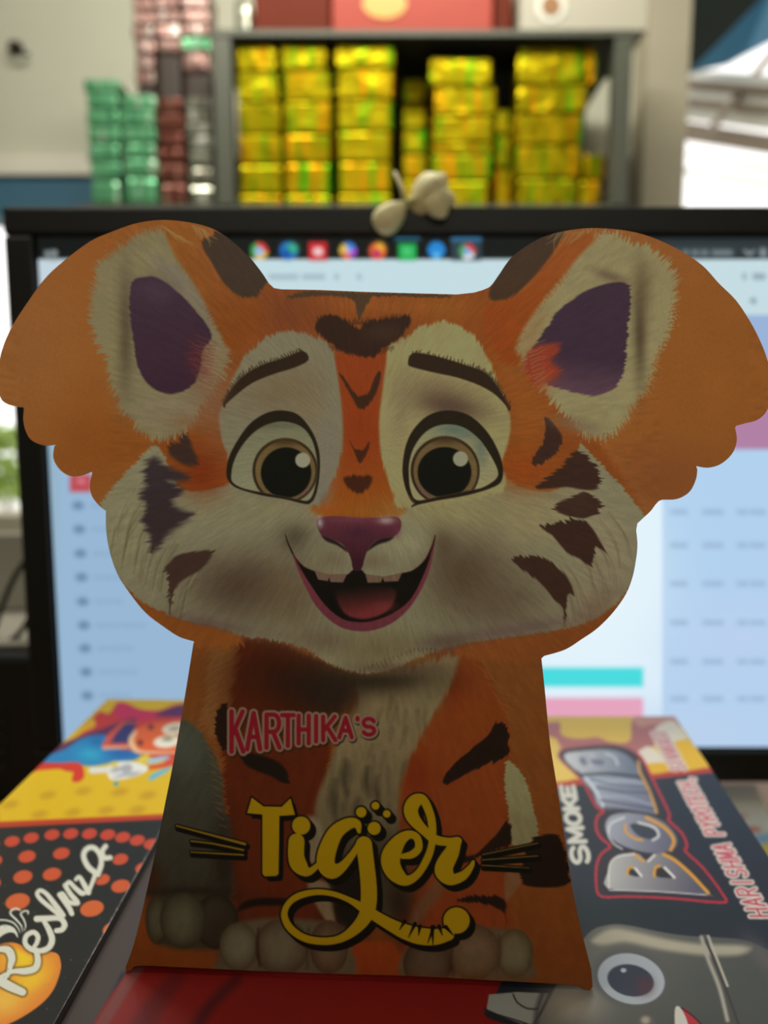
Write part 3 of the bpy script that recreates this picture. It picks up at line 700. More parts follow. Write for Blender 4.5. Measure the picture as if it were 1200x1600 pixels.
def paint_script_lid(x, y):
    A = Art(x, y, (34, 33, 28))
    # upper end: yellow with a coloured picture
    A.poly([(-900, 1050), (600, 1050), (600, 1272), (255, 1276), (0, 1288), (-900, 1330)], (212, 174, 14), 1.5, n=1)
    A.poly([(-900, 1326), (0, 1284), (255, 1272), (600, 1268), (600, 1275), (255, 1280), (0, 1293), (-900, 1336)], (178, 58, 26), 2.0, n=1)
    for (cx, cy) in ((230, 500), (400, 480), (575, 485), (710, 500), (190, 592), (350, 582), (510, 572), (50, 545), (660, 570)):
        (a, b), = r1((cx, cy)); A.ell(a, b, 13, 6.5, (186, 142, 10), -12, 3, .75)
    A.poly(q1((-700, 700), (-100, 520), (150, 380), (300, 190), (400, 200), (470, 110), (560, 110), (680, 160), (850, 170), (1050, 110), (1500, 110), (1500, 740), (980, 640), (600, 560), (300, 640), (160, 660), (60, 720), (-150, 680), (-500, 800)), (196, 52, 44), 1.5)
    A.poly(q1((470, 110), (560, 110), (690, 170), (860, 180), (800, 240), (640, 260), (480, 240)), (196, 40, 78), 2)
    A.poly(q1((820, 220), (900, 170), (1060, 120), (1300, 120), (1300, 230), (1060, 230)), (92, 36, 84), 2)
    A.poly(q1((180, 290), (260, 250), (280, 310), (180, 360), (140, 370)), (216, 168, 30), 2)
    A.poly(q1((-200, 560), (100, 420), (380, 320), (620, 240), (620, 330), (350, 400), (100, 520), (-200, 640)), (88, 40, 76), 3)
    A.poly(q1((-260, 620), (0, 520), (160, 420), (330, 390), (420, 430), (500, 520), (680, 540), (640, 610), (420, 640), (250, 670), (100, 650), (-60, 640)), (40, 122, 170), 2)
    A.glow(*q1((250, 560))[0], 22, 11, (44, 164, 186), .8); A.glow(*q1((520, 560))[0], 26, 8, (30, 84, 150), .8); A.glow(*q1((300, 450))[0], 12, 10, (26, 88, 150), .6)
    A.poly(q1((330, 500), (400, 380), (520, 270), (660, 270), (600, 500)), (200, 78, 50), 1.2, n=1)
    A.poly(q1((410, 465), (460, 380), (545, 290), (650, 285), (580, 465)), (52, 48, 96), 1.5, n=1)
    A.poly(q1((345, 490), (580, 488), (580, 510), (340, 520)), (214, 150, 110), 1.2, n=1)
    A.poly(q1((580, 460), (620, 370), (720, 300), (900, 270), (1200, 260), (1250, 540), (1000, 560), (700, 560), (610, 530)), (212, 92, 36), 1.5)
    A.stroke(q1((640, 360, 14), (600, 430, 24), (620, 500, 24), (700, 545, 14), (1000, 548, 8)), (222, 180, 132), soft=1.3)
    A.ell(*q1((775, 320))[0], 4.5, 4, (90, 34, 30), soft=1.5); A.ell(*q1((682, 460))[0], 4, 4.5, (80, 36, 26), soft=1.5)
    A.ell(*q1((990, 335))[0], 20, 9, (226, 216, 190), -8); A.ell(*q1((920, 450))[0], 21, 9.5, (230, 222, 196), -6)
    A.ell(*q1((985, 335))[0], 9, 3.4, (150, 140, 110), -8, 2); A.ell(*q1((925, 425))[0], 8, 3.6, (140, 134, 100), -6, 2)
    A.poly(q1((960, 590), (1000, 600), (1000, 660), (760, 700), (740, 670), (880, 640)), (206, 70, 34), 1.5)
    A.poly(q1((760, 610), (900, 580), (940, 600), (760, 650)), (150, 190, 206), 1.5); A.poly(q1((790, 740), (960, 670), (900, 730), (760, 800)), (90, 176, 200), 1.5)
    A.poly(q1((-400, 720), (0, 640), (150, 650), (180, 760), (130, 810), (70, 800), (80, 720), (0, 690)), (202, 54, 30), 1.6)
    A.stroke(q1((250, 705, 30), (380, 700, 26), (430, 690, 26)), (214, 212, 198), soft=1.2)
    A.poly(q1((390, 740), (400, 660), (480, 630), (620, 630), (740, 670), (740, 710), (640, 760), (500, 790), (420, 790)), (222, 220, 208), 1.5)
    for (a, b, c, d) in ((470, 700, 10, 4), (560, 690, 9, 7), (620, 740, 10, 3), (520, 750, 12, 2.5)): A.ell(*q1((a, b))[0], c, d, (140, 142, 148), -15, 2, .7)
    A.poly(q1((400, 660), (440, 630), (490, 630), (460, 680)), (210, 190, 90), 1.2); A.poly(q1((650, 620), (720, 570), (760, 580), (700, 650)), (216, 190, 60), 1.5)
    A.ell(*q1((465, 825))[0], 4, 3.5, (70, 150, 160), soft=1.5)
    # red dots on black
    for (cx, cy, s) in ((58, 722, 1), (150, 705, 1), (250, 690, 1), (340, 685, 1), (430, 685, 1), (518, 690, 1), (590, 702, 1), (660, 717, 1), (727, 735, 1), (-40, 735, 1), (-150, 755, 1),
                        (130, 795, 1.14), (295, 780, 1.1), (578, 808, 1.05), (690, 850, 1.08), (-30, 815, 1.1), (110, 893, 1.26), (250, 880, 1.22), (490, 905, 1.05), (580, 937, 1.25), (-40, 925, 1.2),
                        (85, 1012, 1.6), (442, 1045, 1.55), (545, 1145, 1.4), (-90, 1050, 1.6), (820, 770, 1), (800, 880, 1.1)):
        (a, b), = r1((cx, cy)); t = min(max((cy - 680) / 420, 0), 1)
        A.ell(a, b, 12.2 * s, 8.0 * s, (188 + 14 * t, 64 + 36 * t, 40 + 4 * t), -14, 1.0)
    # sun
    sun = m1((520, 650), (570, 740), (560, 850), (500, 1000), (400, 1120), (250, 1230), (80, 1320), (-150, 1400), (-400, 1330), (-500, 1100), (-420, 850), (-250, 680), (-60, 590), (100, 555), (200, 580), (320, 640))
    A.poly(sun, (216, 128, 44), 1.2)
    ins = np.zeros(len(x)); ii = A.near(sun, 2); ins[ii] = np.clip(-sd_poly(catmull(sun), x[ii], y[ii]) / 12, 0, 1)
    A.glow(*m1((220, 700))[0], 34, 30, (228, 190, 36), 1.0, clip=ins); A.glow(*m1((280, 920))[0], 36, 18, (228, 186, 40), .9, -30, clip=ins); A.glow(*m1((20, 1100))[0], 36, 26, (226, 184, 70), .8, clip=ins)
    word = [m1((560, 300, 22), (480, 235, 22), (385, 155, 22), (348, 100, 20), (380, 68, 20), (440, 105, 22), (520, 205, 26), (590, 300, 26)),
            m1((555, 108, 20), (600, 165, 24), (650, 235, 26), (672, 285, 24)),
            m1((610, 20, 22), (660, 100, 24), (715, 165, 26), (725, 185, 24)), m1((560, 105, 18), (590, 95, 16), (640, 175, 22)),
            m1((345, 335, 30), (440, 330, 28), (560, 330, 26), (605, 385, 28), (580, 435, 26), (530, 445, 24)),
            m1((415, 360, 22), (460, 440, 28), (488, 530, 30), (455, 605, 28), (370, 635, 26), (285, 615, 26), (235, 560, 24), (250, 490, 24), (315, 460, 24), (355, 500, 24), (345, 560, 22), (315, 600, 18)),
            m1((340, 630, 26), (355, 730, 30), (325, 800, 32), (230, 825, 32), (130, 825, 22), (30, 865, 18), (-60, 920, 22)),
            m1((-40, 620, 20), (70, 625, 36), (110, 700, 36), (95, 780, 26), (75, 860, 18), (40, 900, 14)), m1((-40, 890, 44), (80, 960, 44), (210, 1020, 36)),
            m1((640, 175, 22), (690, 190, 22), (725, 185, 24)), m1((615, 25, 20), (650, -10, 20), (700, 40, 22), (760, 90, 26), (785, 95, 22)),
            r1((365, 905, 9), (382, 893, 10), (405, 930, 13), (425, 968, 13)),
            r1((425, 965, 11), (440, 930, 10), (455, 890, 11)),
            r1((470, 880, 14), (425, 845, 14), (402, 795, 13), (415, 760, 13), (450, 752, 13), (480, 785, 12), (487, 830, 13), (470, 880, 13)),
            r1((508, 745, 12), (492, 770, 12), (500, 800, 13), (530, 800, 12))]
    for s_ in word: A.stroke(s_, (44, 40, 26), 2.6, soft=2.0, alpha=.55)
    for s_ in word: A.stroke(s_, (208, 208, 186), soft=.9)
    cw = [m1((-40, 500, 30), (20, 440, 44), (90, 430, 32), (140, 455, 16), (165, 505, 5)), m1((-40, 345, 7), (60, 348, 8), (130, 375, 8), (175, 430, 6), (186, 470, 3)),
          m1((185, 250, 8), (150, 238, 9), (108, 255, 10), (100, 290, 10), (150, 340, 10), (200, 400, 8), (208, 455, 3)), m1((262, 285, 8), (262, 262, 8), (225, 262, 8), (195, 290, 9), (225, 345, 9), (240, 400, 7), (226, 445, 3))]
    for s_ in cw: A.stroke(s_, (206, 206, 184), soft=.9)
    # worn white edge and dust
    edge = [(366, 1096, 1.0), (240, 1320, 1.0), (160, 1464, 1.1), (86, 1600, 1.3), (30, 1700, 1.4)]
    wear = vnoise(x / 3.0, y / 3.0, 5)
    i = A.near(edge, 4); P = np.array(edge); d = sd_stroke(P, x[i], y[i]); A.lay(i, np.clip(.6 - d / 2.4, 0, 1) * (.45 + .55 * wear[i]), (176, 168, 156))
    dust = (vnoise(x / 1.7, y / 1.5, 8) > .93) & (vnoise(x / 30, y / 30, 9) > .45) & (y > 1380); A.c[dust] = A.c[dust] * .5 + np.array((120, 116, 104)) * .5
    return delit(A.c, E_LID)

def paint_bomb_lid(x, y):
    A = Art(x, y, (33, 35, 40))
    A.glow(*s1((560, 1030))[0], 190, 22, (26, 36, 32), .8)
    # left part, film wrapped: grey with a big red disc
    A.poly([(-200, 1760), (0, 1600), (150, 1380), (300, 1200), (330, 1200), (330, 1500), (240, 1500), (190, 1520), (150, 1600), (100, 1760)], (70, 60, 54), 3, n=1)
    A.poly([(60, 1760), (118, 1650), (160, 1575), (196, 1522), (236, 1470), (330, 1400), (560, 1380), (780, 1480), (778, 1545), (757, 1585), (800, 1604), (860, 1640), (900, 1760)], (128, 26, 20), 2)
    A.stroke([(70, 1760, 11), (130, 1650, 10), (172, 1580, 9), (206, 1528, 8), (246, 1480, 7), (340, 1420, 6)], (118, 58, 52), soft=3)
    A.stroke([(150, 1760, 20), (192, 1660, 19), (236, 1580, 16), (276, 1530, 12)], (100, 26, 26), soft=8)  # soft dark arcs, here and next: shade and reflections painted into the red
    A.stroke([(250, 1760, 10), (285, 1650, 9), (322, 1580, 8), (370, 1530, 7)], (78, 24, 26), soft=8)
    # upper end: yellow with a burst
    A.poly([(200, 1050), (1200, 1050), (1200, 1205), (1105, 1204), (1010, 1213), (855, 1227), (300, 1240)], (212, 174, 62), 1.6, n=1)
    A.poly([(1105, 1199), (1010, 1208), (855, 1222), (300, 1236), (300, 1244), (855, 1231), (1010, 1218), (1105, 1208), (1200, 1202), (1200, 1196)], (170, 52, 30), 1.8, n=1)
    A.poly(s1((-600, 90), (-200, 60), (100, 90), (170, 90), (180, 150), (240, 170), (300, 170), (360, 165), (430, 190), (520, 180), (545, 60), (760, 60), (760, 110), (660, 130), (640, 200), (560, 240), (430, 230), (260, 230), (170, 230), (120, 160), (-300, 200)), (166, 96, 92), 2)
    A.poly(s1((540, 40), (760, 40), (760, 90), (640, 100), (560, 110)), (206, 160, 130), 3, alpha=.6)
    A.poly(s1((640, 130), (690, 90), (745, 90), (800, 170), (760, 190), (700, 190)), (216, 206, 180), 2.5)
    A.poly(s1((540, 260), (600, 210), (650, 230), (690, 280), (700, 320), (600, 300)), (216, 204, 180), 2)
    A.poly(s1((735, 185), (790, 172), (900, 290), (905, 312), (800, 330), (770, 280)), (220, 172, 12), 1.3, n=1)
    A.poly(s1((590, 300), (700, 290), (720, 330), (600, 345)), (214, 166, 20), 1.5)
    A.poly(s1((-500, 230), (100, 190), (190, 240), (240, 360), (100, 390), (-500, 400)), (214, 182, 84), 3, alpha=.8)
    # BOMB in brushed metal inside a red contour, reading towards the far end
    z7 = K(812, 1062, 388 / 1154.)
    cont = z7((385, 1003), (362, 960), (362, 870), (385, 812), (428, 775), (382, 732), (361, 690), (366, 640), (398, 610), (362, 588), (330, 530), (290, 460), (205, 378), (188, 345), (230, 322), (400, 305), (500, 322), (560, 365), (600, 440), (640, 520), (690, 625), (685, 655), (748, 715), (772, 770), (765, 800), (850, 880), (942, 1005), (930, 1030), (700, 1010), (500, 1002))
    cc_ = catmull(cont, True, 3)
    for k in range(len(cc_)):
        far = cc_[k][1] < 1062 + 470 * .336 and cc_[k][0] < 1000
        A.stroke([tuple(cc_[k - 1]) + (3.6,), tuple(cc_[k]) + (3.6,)], (156, 84, 84) if far else (184, 38, 50), n=1, soft=1.2)
    A.poly(cont, (46, 38, 42), 1.6, n=3)
    B1 = z7((408, 970), (412, 890), (440, 828), (480, 810), (550, 808), (590, 840), (640, 805), (700, 820), (790, 890), (890, 998), (880, 1005), (640, 987))
    O_ = z7((400, 700), (402, 660), (430, 630), (500, 618), (590, 630), (670, 660), (725, 720), (730, 770), (690, 800), (600, 805), (500, 780), (430, 742))
    Mq = z7((378, 596), (340, 520), (292, 446), (420, 444), (555, 462), (598, 530), (632, 626), (520, 606))
    B2 = z7((290, 438), (203, 352), (300, 330), (420, 325), (500, 350), (550, 410), (548, 446), (420, 438))
    for P_, c0, c1, g in ((B1, (170, 168, 160), (86, 82, 92), (s1((420, 820))[0], s1((860, 850))[0])), (O_, (150, 152, 158), (92, 90, 104), (s1((410, 620))[0], s1((730, 690))[0])),
                          (Mq, (150, 158, 164), (104, 106, 122), (s1((320, 430))[0], s1((620, 480))[0])), (B2, (186, 186, 182), (96, 104, 118), (s1((220, 260))[0], s1((540, 310))[0]))):
        A.poly(P_, c0, 1.0, col2=c1, grad=g, n=3)
    sh = lambda pts, c, r_, sf=.9: A.stroke([p + (r_,) for p in s1(*pts)], c, soft=sf)
    sh([(685, 742), (740, 770), (820, 840), (905, 932)], (206, 146, 40), 2.6); sh([(600, 560), (690, 610), (735, 670), (720, 720)], (206, 146, 44), 2.6)
    sh([(560, 285), (570, 340), (610, 420), (640, 500), (650, 535)], (200, 150, 70), 2.2, 1.6); sh([(540, 742), (585, 775)], (206, 146, 40), 2)
    sh([(415, 905), (418, 800), (455, 755), (540, 740)], (204, 202, 190), 1.4); sh([(412, 640), (425, 590), (490, 560)], (204, 204, 196), 1.4); sh([(480, 715), (440, 690), (412, 650)], (190, 192, 190), 1.2)
    sh([(415, 918), (650, 925), (895, 942)], (196, 196, 196), .8); sh([(388, 505), (350, 425), (300, 365)], (206, 210, 210), 1.4); sh([(300, 345), (430, 350), (530, 362)], (60, 64, 76), 1.2); sh([(395, 510), (500, 522), (640, 545)], (60, 60, 72), 1.2)
    sh([(610, 775), (640, 745)], (214, 210, 200), 1.8)
    A.poly(s1((505, 835), (520, 805), (560, 825), (575, 850), (540, 850)), (40, 36, 34), .9, n=2); sh([(505, 840), (515, 808), (530, 808)], (206, 146, 40), 2); sh([(545, 812), (575, 848)], (222, 218, 206), 1.8)
    A.poly(s1((640, 845), (650, 800), (700, 820), (735, 855), (690, 858)), (40, 36, 34), .9, n=2); sh([(638, 848), (645, 808), (665, 800)], (206, 146, 40), 2.2); sh([(690, 808), (738, 856)], (222, 218, 206), 1.8)
    A.poly(s1((520, 595), (600, 595), (655, 640), (630, 668), (560, 650)), (52, 54, 62), 1); sh([(495, 595), (500, 630), (540, 662), (580, 672)], (206, 146, 44), 1.8); sh([(560, 585), (640, 610), (660, 650), (630, 672)], (214, 212, 204), 1.6)
    zs_ = lambda pts, c, r_, sf=1.4, al=1.0: A.stroke([p + (r_,) for p in z7(*pts)], c, soft=sf, alpha=al)
    zs_([(330, 345), (350, 370), (335, 395)], (176, 178, 182), 2.4, 2); zs_([(290, 372), (300, 385)], (96, 100, 112), 4, 2.5); zs_([(345, 380), (380, 385)], (96, 100, 112), 4, 2.5); zs_([(400, 345), (440, 360), (455, 395)], (190, 194, 198), 1.6, 1.6)
    zs_([(300, 442), (420, 436), (545, 450)], (50, 52, 64), 1.8, 1.6); zs_([(360, 500), (480, 520), (596, 525)], (72, 74, 90), 1.4, 2); zs_([(345, 480), (470, 470), (570, 480)], (176, 182, 190), 1.4, 2, .7); zs_([(370, 545), (480, 545), (610, 580)], (168, 172, 182), 1.4, 2, .7); zs_([(380, 560), (500, 580), (620, 600)], (76, 76, 92), 1.4, 2); zs_([(330, 460), (440, 490), (575, 500)], (80, 84, 98), 1.2, 2, .8)
    # SMOKE, white
    f = homog([(0, 0), (5, 0), (5, 1), (0, 1)], s1((225, 800), (168, 400), (245, 400), (335, 790)))
    rects = [(ch, k + .10, k + .86, .12, .90) for k, ch in enumerate('SMOKE')]
    for s_ in letters(rects, f, lambda a, b: 3.7): A.stroke(s_, (196, 194, 176), n=1, soft=1.1)
    # the maker's line, red on a white contour
    f = homog([(0, 0), (27, 0), (27, 1), (0, 1)], h1((530, 1492), (-118, 262), (12, 262), (735, 1492)))
    rects = []; k = 0
    for ch in 'HARISHMA PYROTECH, SIVAKASI':
        if ch != ' ':
            rects.append((ch, k + .16, k + .84, .16, .84))
        k += 1
    sz = lambda a, b: 1.35 * (1 - a / 27 * .45)
    L = letters(rects, f, sz)
    for s_ in L: A.stroke(s_, (206, 196, 180), 3.2, n=1, soft=1.2)
    for s_ in L: A.stroke(s_, (182, 46, 66), n=1, soft=.9)
    # the grey canister with a face
    body = s1((-60, 1700), (60, 1560), (110, 1480), (200, 1300), (310, 1135), (400, 1092), (500, 1090), (700, 1130), (860, 1148), (890, 1138), (930, 1150), (1060, 1160), (1150, 1190), (1260, 1260), (1500, 1500), (1700, 2000), (0, 2000))
    A.poly(body, (104, 102, 90), 1.5, col2=(70, 71, 63), grad=(s1((500, 1100))[0], s1((900, 1560))[0]))
    A.poly(s1((330, 1165), (420, 1110), (520, 1118), (700, 1160), (880, 1185), (1080, 1190), (1120, 1210), (1050, 1240), (880, 1240), (660, 1210), (500, 1175), (380, 1190)), (172, 164, 138), 6)
    A.glow(*s1((230, 1480))[0], 50, 34, (164, 154, 134), .9); A.glow(*s1((960, 1400))[0], 60, 40, (72, 73, 65), .7); A.glow(*s1((1180, 1250))[0], 14, 40, (92, 86, 80), .8, -40)
    A.ell(*s1((520, 1350))[0], 59, 46, (86, 84, 82), 14, 5, .8); A.ell(*s1((525, 1356))[0], 53, 39, (168, 174, 176), 14, 1.2)
    A.ell(*s1((522, 1364))[0], 36.5, 24.5, (50, 54, 66), 12, 1.2); A.glow(*s1((590, 1390))[0], 14, 14, (84, 46, 50), .9); A.ell(*s1((487, 1314))[0], 4.6, 3.6, (176, 180, 184), 0, 1)
    sh([(885, 1150), (930, 1250), (990, 1400), (1055, 1579), (1120, 1760)], (60, 54, 48), 2.0); sh([(872, 1150), (905, 1260), (960, 1400), (1000, 1560)], (164, 158, 140), 3.0, 2.5); sh([(905, 1145), (945, 1250), (1000, 1390)], (176, 170, 150), 2, 1.5)
    A.ell(*s1((600, 1570))[0], 14, 12, (92, 86, 78), 0, 2); A.ell(*s1((596, 1560))[0], 7, 6, (160, 150, 130), 0, 3)
    A.poly(s1((775, 1500), (820, 1530), (870, 1579), (900, 1640), (760, 1640)), (172, 40, 48), 1.2, n=2); A.poly(s1((740, 1510), (765, 1495), (800, 1560), (810, 1640), (750, 1640)), (196, 192, 176), 1.4); sh([(775, 1500), (830, 1540), (880, 1590)], (60, 30, 30), 1.4)
    A.poly(l8((610, 385), (720, 375), (840, 380), (800, 470), (780, 500), (740, 500), (660, 470), (600, 445)), (150, 150, 138), 1.3, n=1)
    A.stroke([p + (1.1,) for p in l8((592, 440), (640, 462), (700, 480), (760, 500))], (40, 36, 32), n=2); A.stroke([p + (1.2,) for p in l8((705, 385), (720, 415), (760, 440), (800, 440))], (50, 48, 44), n=2)
    A.stroke([p + (3,) for p in l8((820, 380), (800, 440), (790, 520))], (70, 66, 60), n=2, soft=5)
    return delit(A.c, E_LID)

def lid_box(name, label, cat, px, z, h, paint, m, side, step):
    f3 = plane_map((0, 0, z), (0, 0, 1))
    P = f3(np.array([p[0] for p in px], float), np.array([p[1] for p in px], float))
    c = P.mean(0); root = thing(name, label, cat, (c[0], c[1], z - h))
    prism('box_body', [Vector(p) - Vector((0, 0, .0003)) for p in P], (0, 0, -h + .0003), side, root)
    sheet('printed_lid', px, f3, step, paint, m, root, origin=root.location)
    return root
lid_box('firecracker_box', 'black and yellow firecracker box with red dots and white script lettering', 'box',
        [(168, 1092), (364, 1095), (26, 1706), (-458, 1706)], .003, .047, paint_script_lid, M_bp, M_blackc, 1.7)
lid_box('smoke_bomb_box', 'black smoke bomb box with silver lettering and a grey canister face, under the tiger', 'box',
        [(357, 1119), (1054, 1119), (1105, 1193), (1200, 1337), (1441, 1706), (36, 1706)], 0.0, .044, paint_bomb_lid, M_sp, M_blackc, 1.7)
# plain cartons below lift the two printed boxes off the desk
for lab, x0, x1, y0, y1 in (('plain brown carton under the black and yellow firecracker box', -.125, -.09, .17, .36), ('plain brown carton under the smoke bomb box', -.045, .115, .15, .36)):
    c_ = thing('brown_carton', lab, 'carton', ((x0 + x1) / 2, (y0 + y1) / 2, TZ), 'brown cartons under the printed boxes')
    bm_obj('carton_body', box_bm((x1 - x0, y1 - y0, -.0445 - TZ), .001, 1, (0, 0, (-.0445 - TZ) / 2)), M_card, c_)
    bm_obj('packing_tape', box_bm((.03, y1 - y0 + .001, .0004), 0, 1, (0, 0, -.0443 - TZ)), mat('clear_brown_tape', (150, 112, 64), .2), c_)
# a cream printed box lower down on the right
zc_ = -.085; f3 = plane_map((0, 0, zc_), (0, 0, 1))
px = [(1118, 1226), (1180, 1226), (1330, 1560), (1120, 1560)]
P = f3(np.array([p[0] for p in px], float), np.array([p[1] for p in px], float))
cb = thing('cream_box', 'cream printed box low on the desk, showing past the smoke bomb box\'s right edge', 'box', (P[:, 0].mean(), P[:, 1].mean(), TZ))
prism('box_body', [Vector(p) - Vector((0, 0, .0003)) for p in P], (0, 0, TZ - zc_ + .0003), M_cream, cb)
def paint_cream(x, y):
    A = Art(x, y, (190, 184, 158))
    A.ell(1176, 1296, 12, 4, (170, 84, 56), 0, 3); A.ell(1160, 1275, 6, 3, (176, 110, 80), 0, 3); A.poly([(1180, 1305), (1230, 1300), (1240, 1320), (1185, 1318)], (120, 150, 160), 3); A.poly([(1190, 1320), (1260, 1316), (1280, 1345), (1200, 1345)], (196, 166, 60), 3)
    A.poly([(1205, 1350), (1300, 1350), (1330, 1400), (1220, 1400)], (70, 90, 70), 3)
    return delit(A.c, E_LID)
sheet('printed_lid', px, f3, 3, paint_cream, M_bp, cb, origin=cb.location)

# ================================================================== the tiger carton
c1 = K(0, 320, .35); c2 = K(320, 420, .25); c3 = K(580, 420, .25); c4 = K(740, 320, 460 / 1200.); c5 = K(130, 780, 1 / 3.); c6 = K(420, 780, .25); c7 = K(650, 700, 1 / 3.)
b1 = K(180, 980, .35); b2 = K(560, 980, 380 / 1200.); b3 = K(180, 1250, 380 / 1200.); b4 = K(540, 1220, 1 / 3.); t1 = K(380, 1230, 1 / 3.); k1 = K(340, 1090, .225)
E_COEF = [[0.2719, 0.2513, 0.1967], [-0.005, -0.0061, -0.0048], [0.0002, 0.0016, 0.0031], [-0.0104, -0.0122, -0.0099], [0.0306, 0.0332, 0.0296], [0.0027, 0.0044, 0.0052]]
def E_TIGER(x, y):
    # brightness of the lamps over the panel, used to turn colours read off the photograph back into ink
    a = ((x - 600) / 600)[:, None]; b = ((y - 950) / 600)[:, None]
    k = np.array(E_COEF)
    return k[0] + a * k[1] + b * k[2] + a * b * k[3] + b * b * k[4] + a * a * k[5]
# outline of the die-cut front, clockwise from the left ear
ear_l = c1((1200, 350), (1160, 290), (1100, 220), (1000, 135), (900, 90), (750, 68), (620, 80), (500, 120), (400, 165), (280, 255), (200, 330), (120, 440), (50, 550), (8, 650), (-8, 740), (-6, 830), (8, 872), (40, 893), (85, 902), (105, 903))
sc1 = c1((107, 912), (104, 960), (115, 1010), (140, 1050), (190, 1073), (235, 1072), (256, 1066)); sc2 = c1((242, 1078), (238, 1130), (265, 1180), (310, 1210), (360, 1208), (408, 1190)); sc3 = c1((412, 1198), (401, 1250), (410, 1300), (440, 1340), (468, 1364))
chk_l = c5((106, 52), (108, 150), (125, 250), (160, 350), (210, 430), (290, 530), (380, 600), (450, 645), (520, 667))
side_l = [(302, 1006), (287, 1099), (271, 1190), (259, 1250), (248, 1306), (237, 1358), (212, 1465), (196, 1512)]
bot = [(197, 1519), (205, 1516), (216, 1509), (275, 1511), (402, 1517), (540, 1522), (640, 1525), (773, 1532), (880, 1538), (900, 1540), (912, 1545), (921, 1547), (926, 1542)]
side_r = [(924, 1515), (917, 1488), (905, 1440), (893, 1380), (881, 1300), (869, 1221), (859, 1157), (851, 1075), (846, 1029)]
chk_r = [(850, 1025), (883, 1015), (910, 998), (933, 982), (957, 958), (977, 930), (988, 903), (994, 873), (996, 850), (994, 828)]
sc4 = c4((668, 1298), (720, 1250), (745, 1218), (768, 1203), (830, 1199), (880, 1170), (906, 1120), (912, 1080)); sc5 = c4((907, 1064), (960, 1071), (1010, 1055), (1055, 1013), (1073, 960), (1066, 908)); sc6 = c4((1072, 900), (1110, 890), (1160, 875), (1198, 835), (1214, 770), (1212, 700))
ear_r = c4((1200, 640), (1175, 570), (1130, 480), (1070, 390), (1000, 320), (930, 245), (830, 180), (720, 130), (620, 105), (500, 95), (400, 102), (300, 125), (220, 165), (150, 220), (100, 290), (70, 330), (40, 346), (0, 358))
top = [(714, 460), (640, 458), (570, 456), (500, 453), (440, 452), (428, 450)]
OUT = [(426, 448)]
for seg in (ear_l, sc1, sc2, sc3, chk_l, side_l, bot, side_r, chk_r, sc4, sc5, sc6 + ear_r):
    q = catmull(np.array(seg)[:, :2], False, 6 if len(seg) > 3 else 1); OUT += [tuple(v) for v in q]
OUT += top
EYE_L = c2((135, 1265), (150, 1180), (200, 1080), (280, 970), (380, 903), (480, 885), (580, 910), (660, 1000), (708, 1110), (720, 1230), (705, 1370), (665, 1455), (630, 1470), (500, 1440), (350, 1415), (200, 1370), (145, 1320))
EYW_L = c2((165, 1300), (180, 1210), (230, 1110), (310, 1020), (400, 970), (500, 955), (600, 985), (660, 1050), (692, 1140), (703, 1250), (685, 1380), (645, 1448), (560, 1436), (400, 1405), (250, 1375), (180, 1340))
EYE_R = c3((196, 1230), (215, 1110), (260, 1010), (350, 920), (470, 885), (600, 910), (700, 990), (770, 1090), (818, 1210), (820, 1310), (770, 1362), (600, 1415), (400, 1450), (275, 1468), (225, 1400), (200, 1310))
EYW_R = c3((240, 1200), (270, 1110), (340, 1020), (440, 975), (560, 985), (660, 1050), (730, 1140), (788, 1250), (783, 1310), (700, 1365), (600, 1388), (400, 1428), (285, 1446), (245, 1380), (235, 1280))
BROW_L = c2((122, 852), (150, 780), (230, 680), (350, 605), (500, 555), (615, 515), (648, 570), (560, 618), (430, 658), (300, 712), (200, 785))
BROW_R = c3((230, 592), (258, 528), (400, 545), (600, 605), (720, 655), (800, 755), (862, 872), (780, 790), (680, 730), (540, 680), (400, 650), (260, 615))
NOSE = c6((300, 160), (312, 118), (420, 106), (560, 118), (700, 113), (790, 108), (825, 135), (822, 190), (780, 235), (700, 248), (640, 285), (605, 350), (577, 440), (528, 440), (513, 370), (470, 292), (400, 250), (330, 225))
MOUTH = c6((104, 220), (125, 290), (160, 350), (215, 415), (290, 450), (400, 475), (490, 470), (527, 440), (577, 440), (610, 470), (700, 488), (830, 462), (905, 440), (975, 375), (1015, 290), (1042, 225), (1030, 330), (1005, 440), (950, 570), (870, 690), (760, 780), (620, 825), (480, 812), (380, 755), (290, 660), (220, 530), (155, 370))
MIN = c6((115, 262), (160, 355), (215, 418), (290, 452), (400, 477), (490, 472), (527, 442), (577, 442), (610, 472), (700, 490), (830, 464), (905, 442), (975, 380), (1020, 300), (985, 430), (890, 620), (770, 715), (650, 760), (560, 768), (460, 748), (355, 665), (255, 525), (180, 400))
PUR_L = c1((590, 345), (640, 322), (700, 325), (780, 378), (870, 468), (945, 580), (905, 650), (885, 760), (840, 820), (760, 845), (680, 815), (622, 740), (595, 600), (578, 450))
PUR_R = c4((610, 318), (640, 345), (635, 430), (625, 560), (610, 680), (575, 745), (500, 778), (430, 770), (340, 745), (280, 715), (262, 660), (250, 610), (248, 570), (300, 500), (350, 430), (440, 360), (540, 322))
rad_face = lambda cx, cy: (lambda x, y: ((x - cx) / np.hypot(x - cx, y - cy + 1e-6), (y - cy) / np.hypot(x - cx, y - cy + 1e-6)))
WHT = (150, 143, 116)
TIG = []
T_P = t1((40, 48), (95, 90), (180, 92), (222, 52), (243, 130), (170, 135), (166, 405), (155, 416), (100, 418), (90, 405), (90, 128), (18, 122))
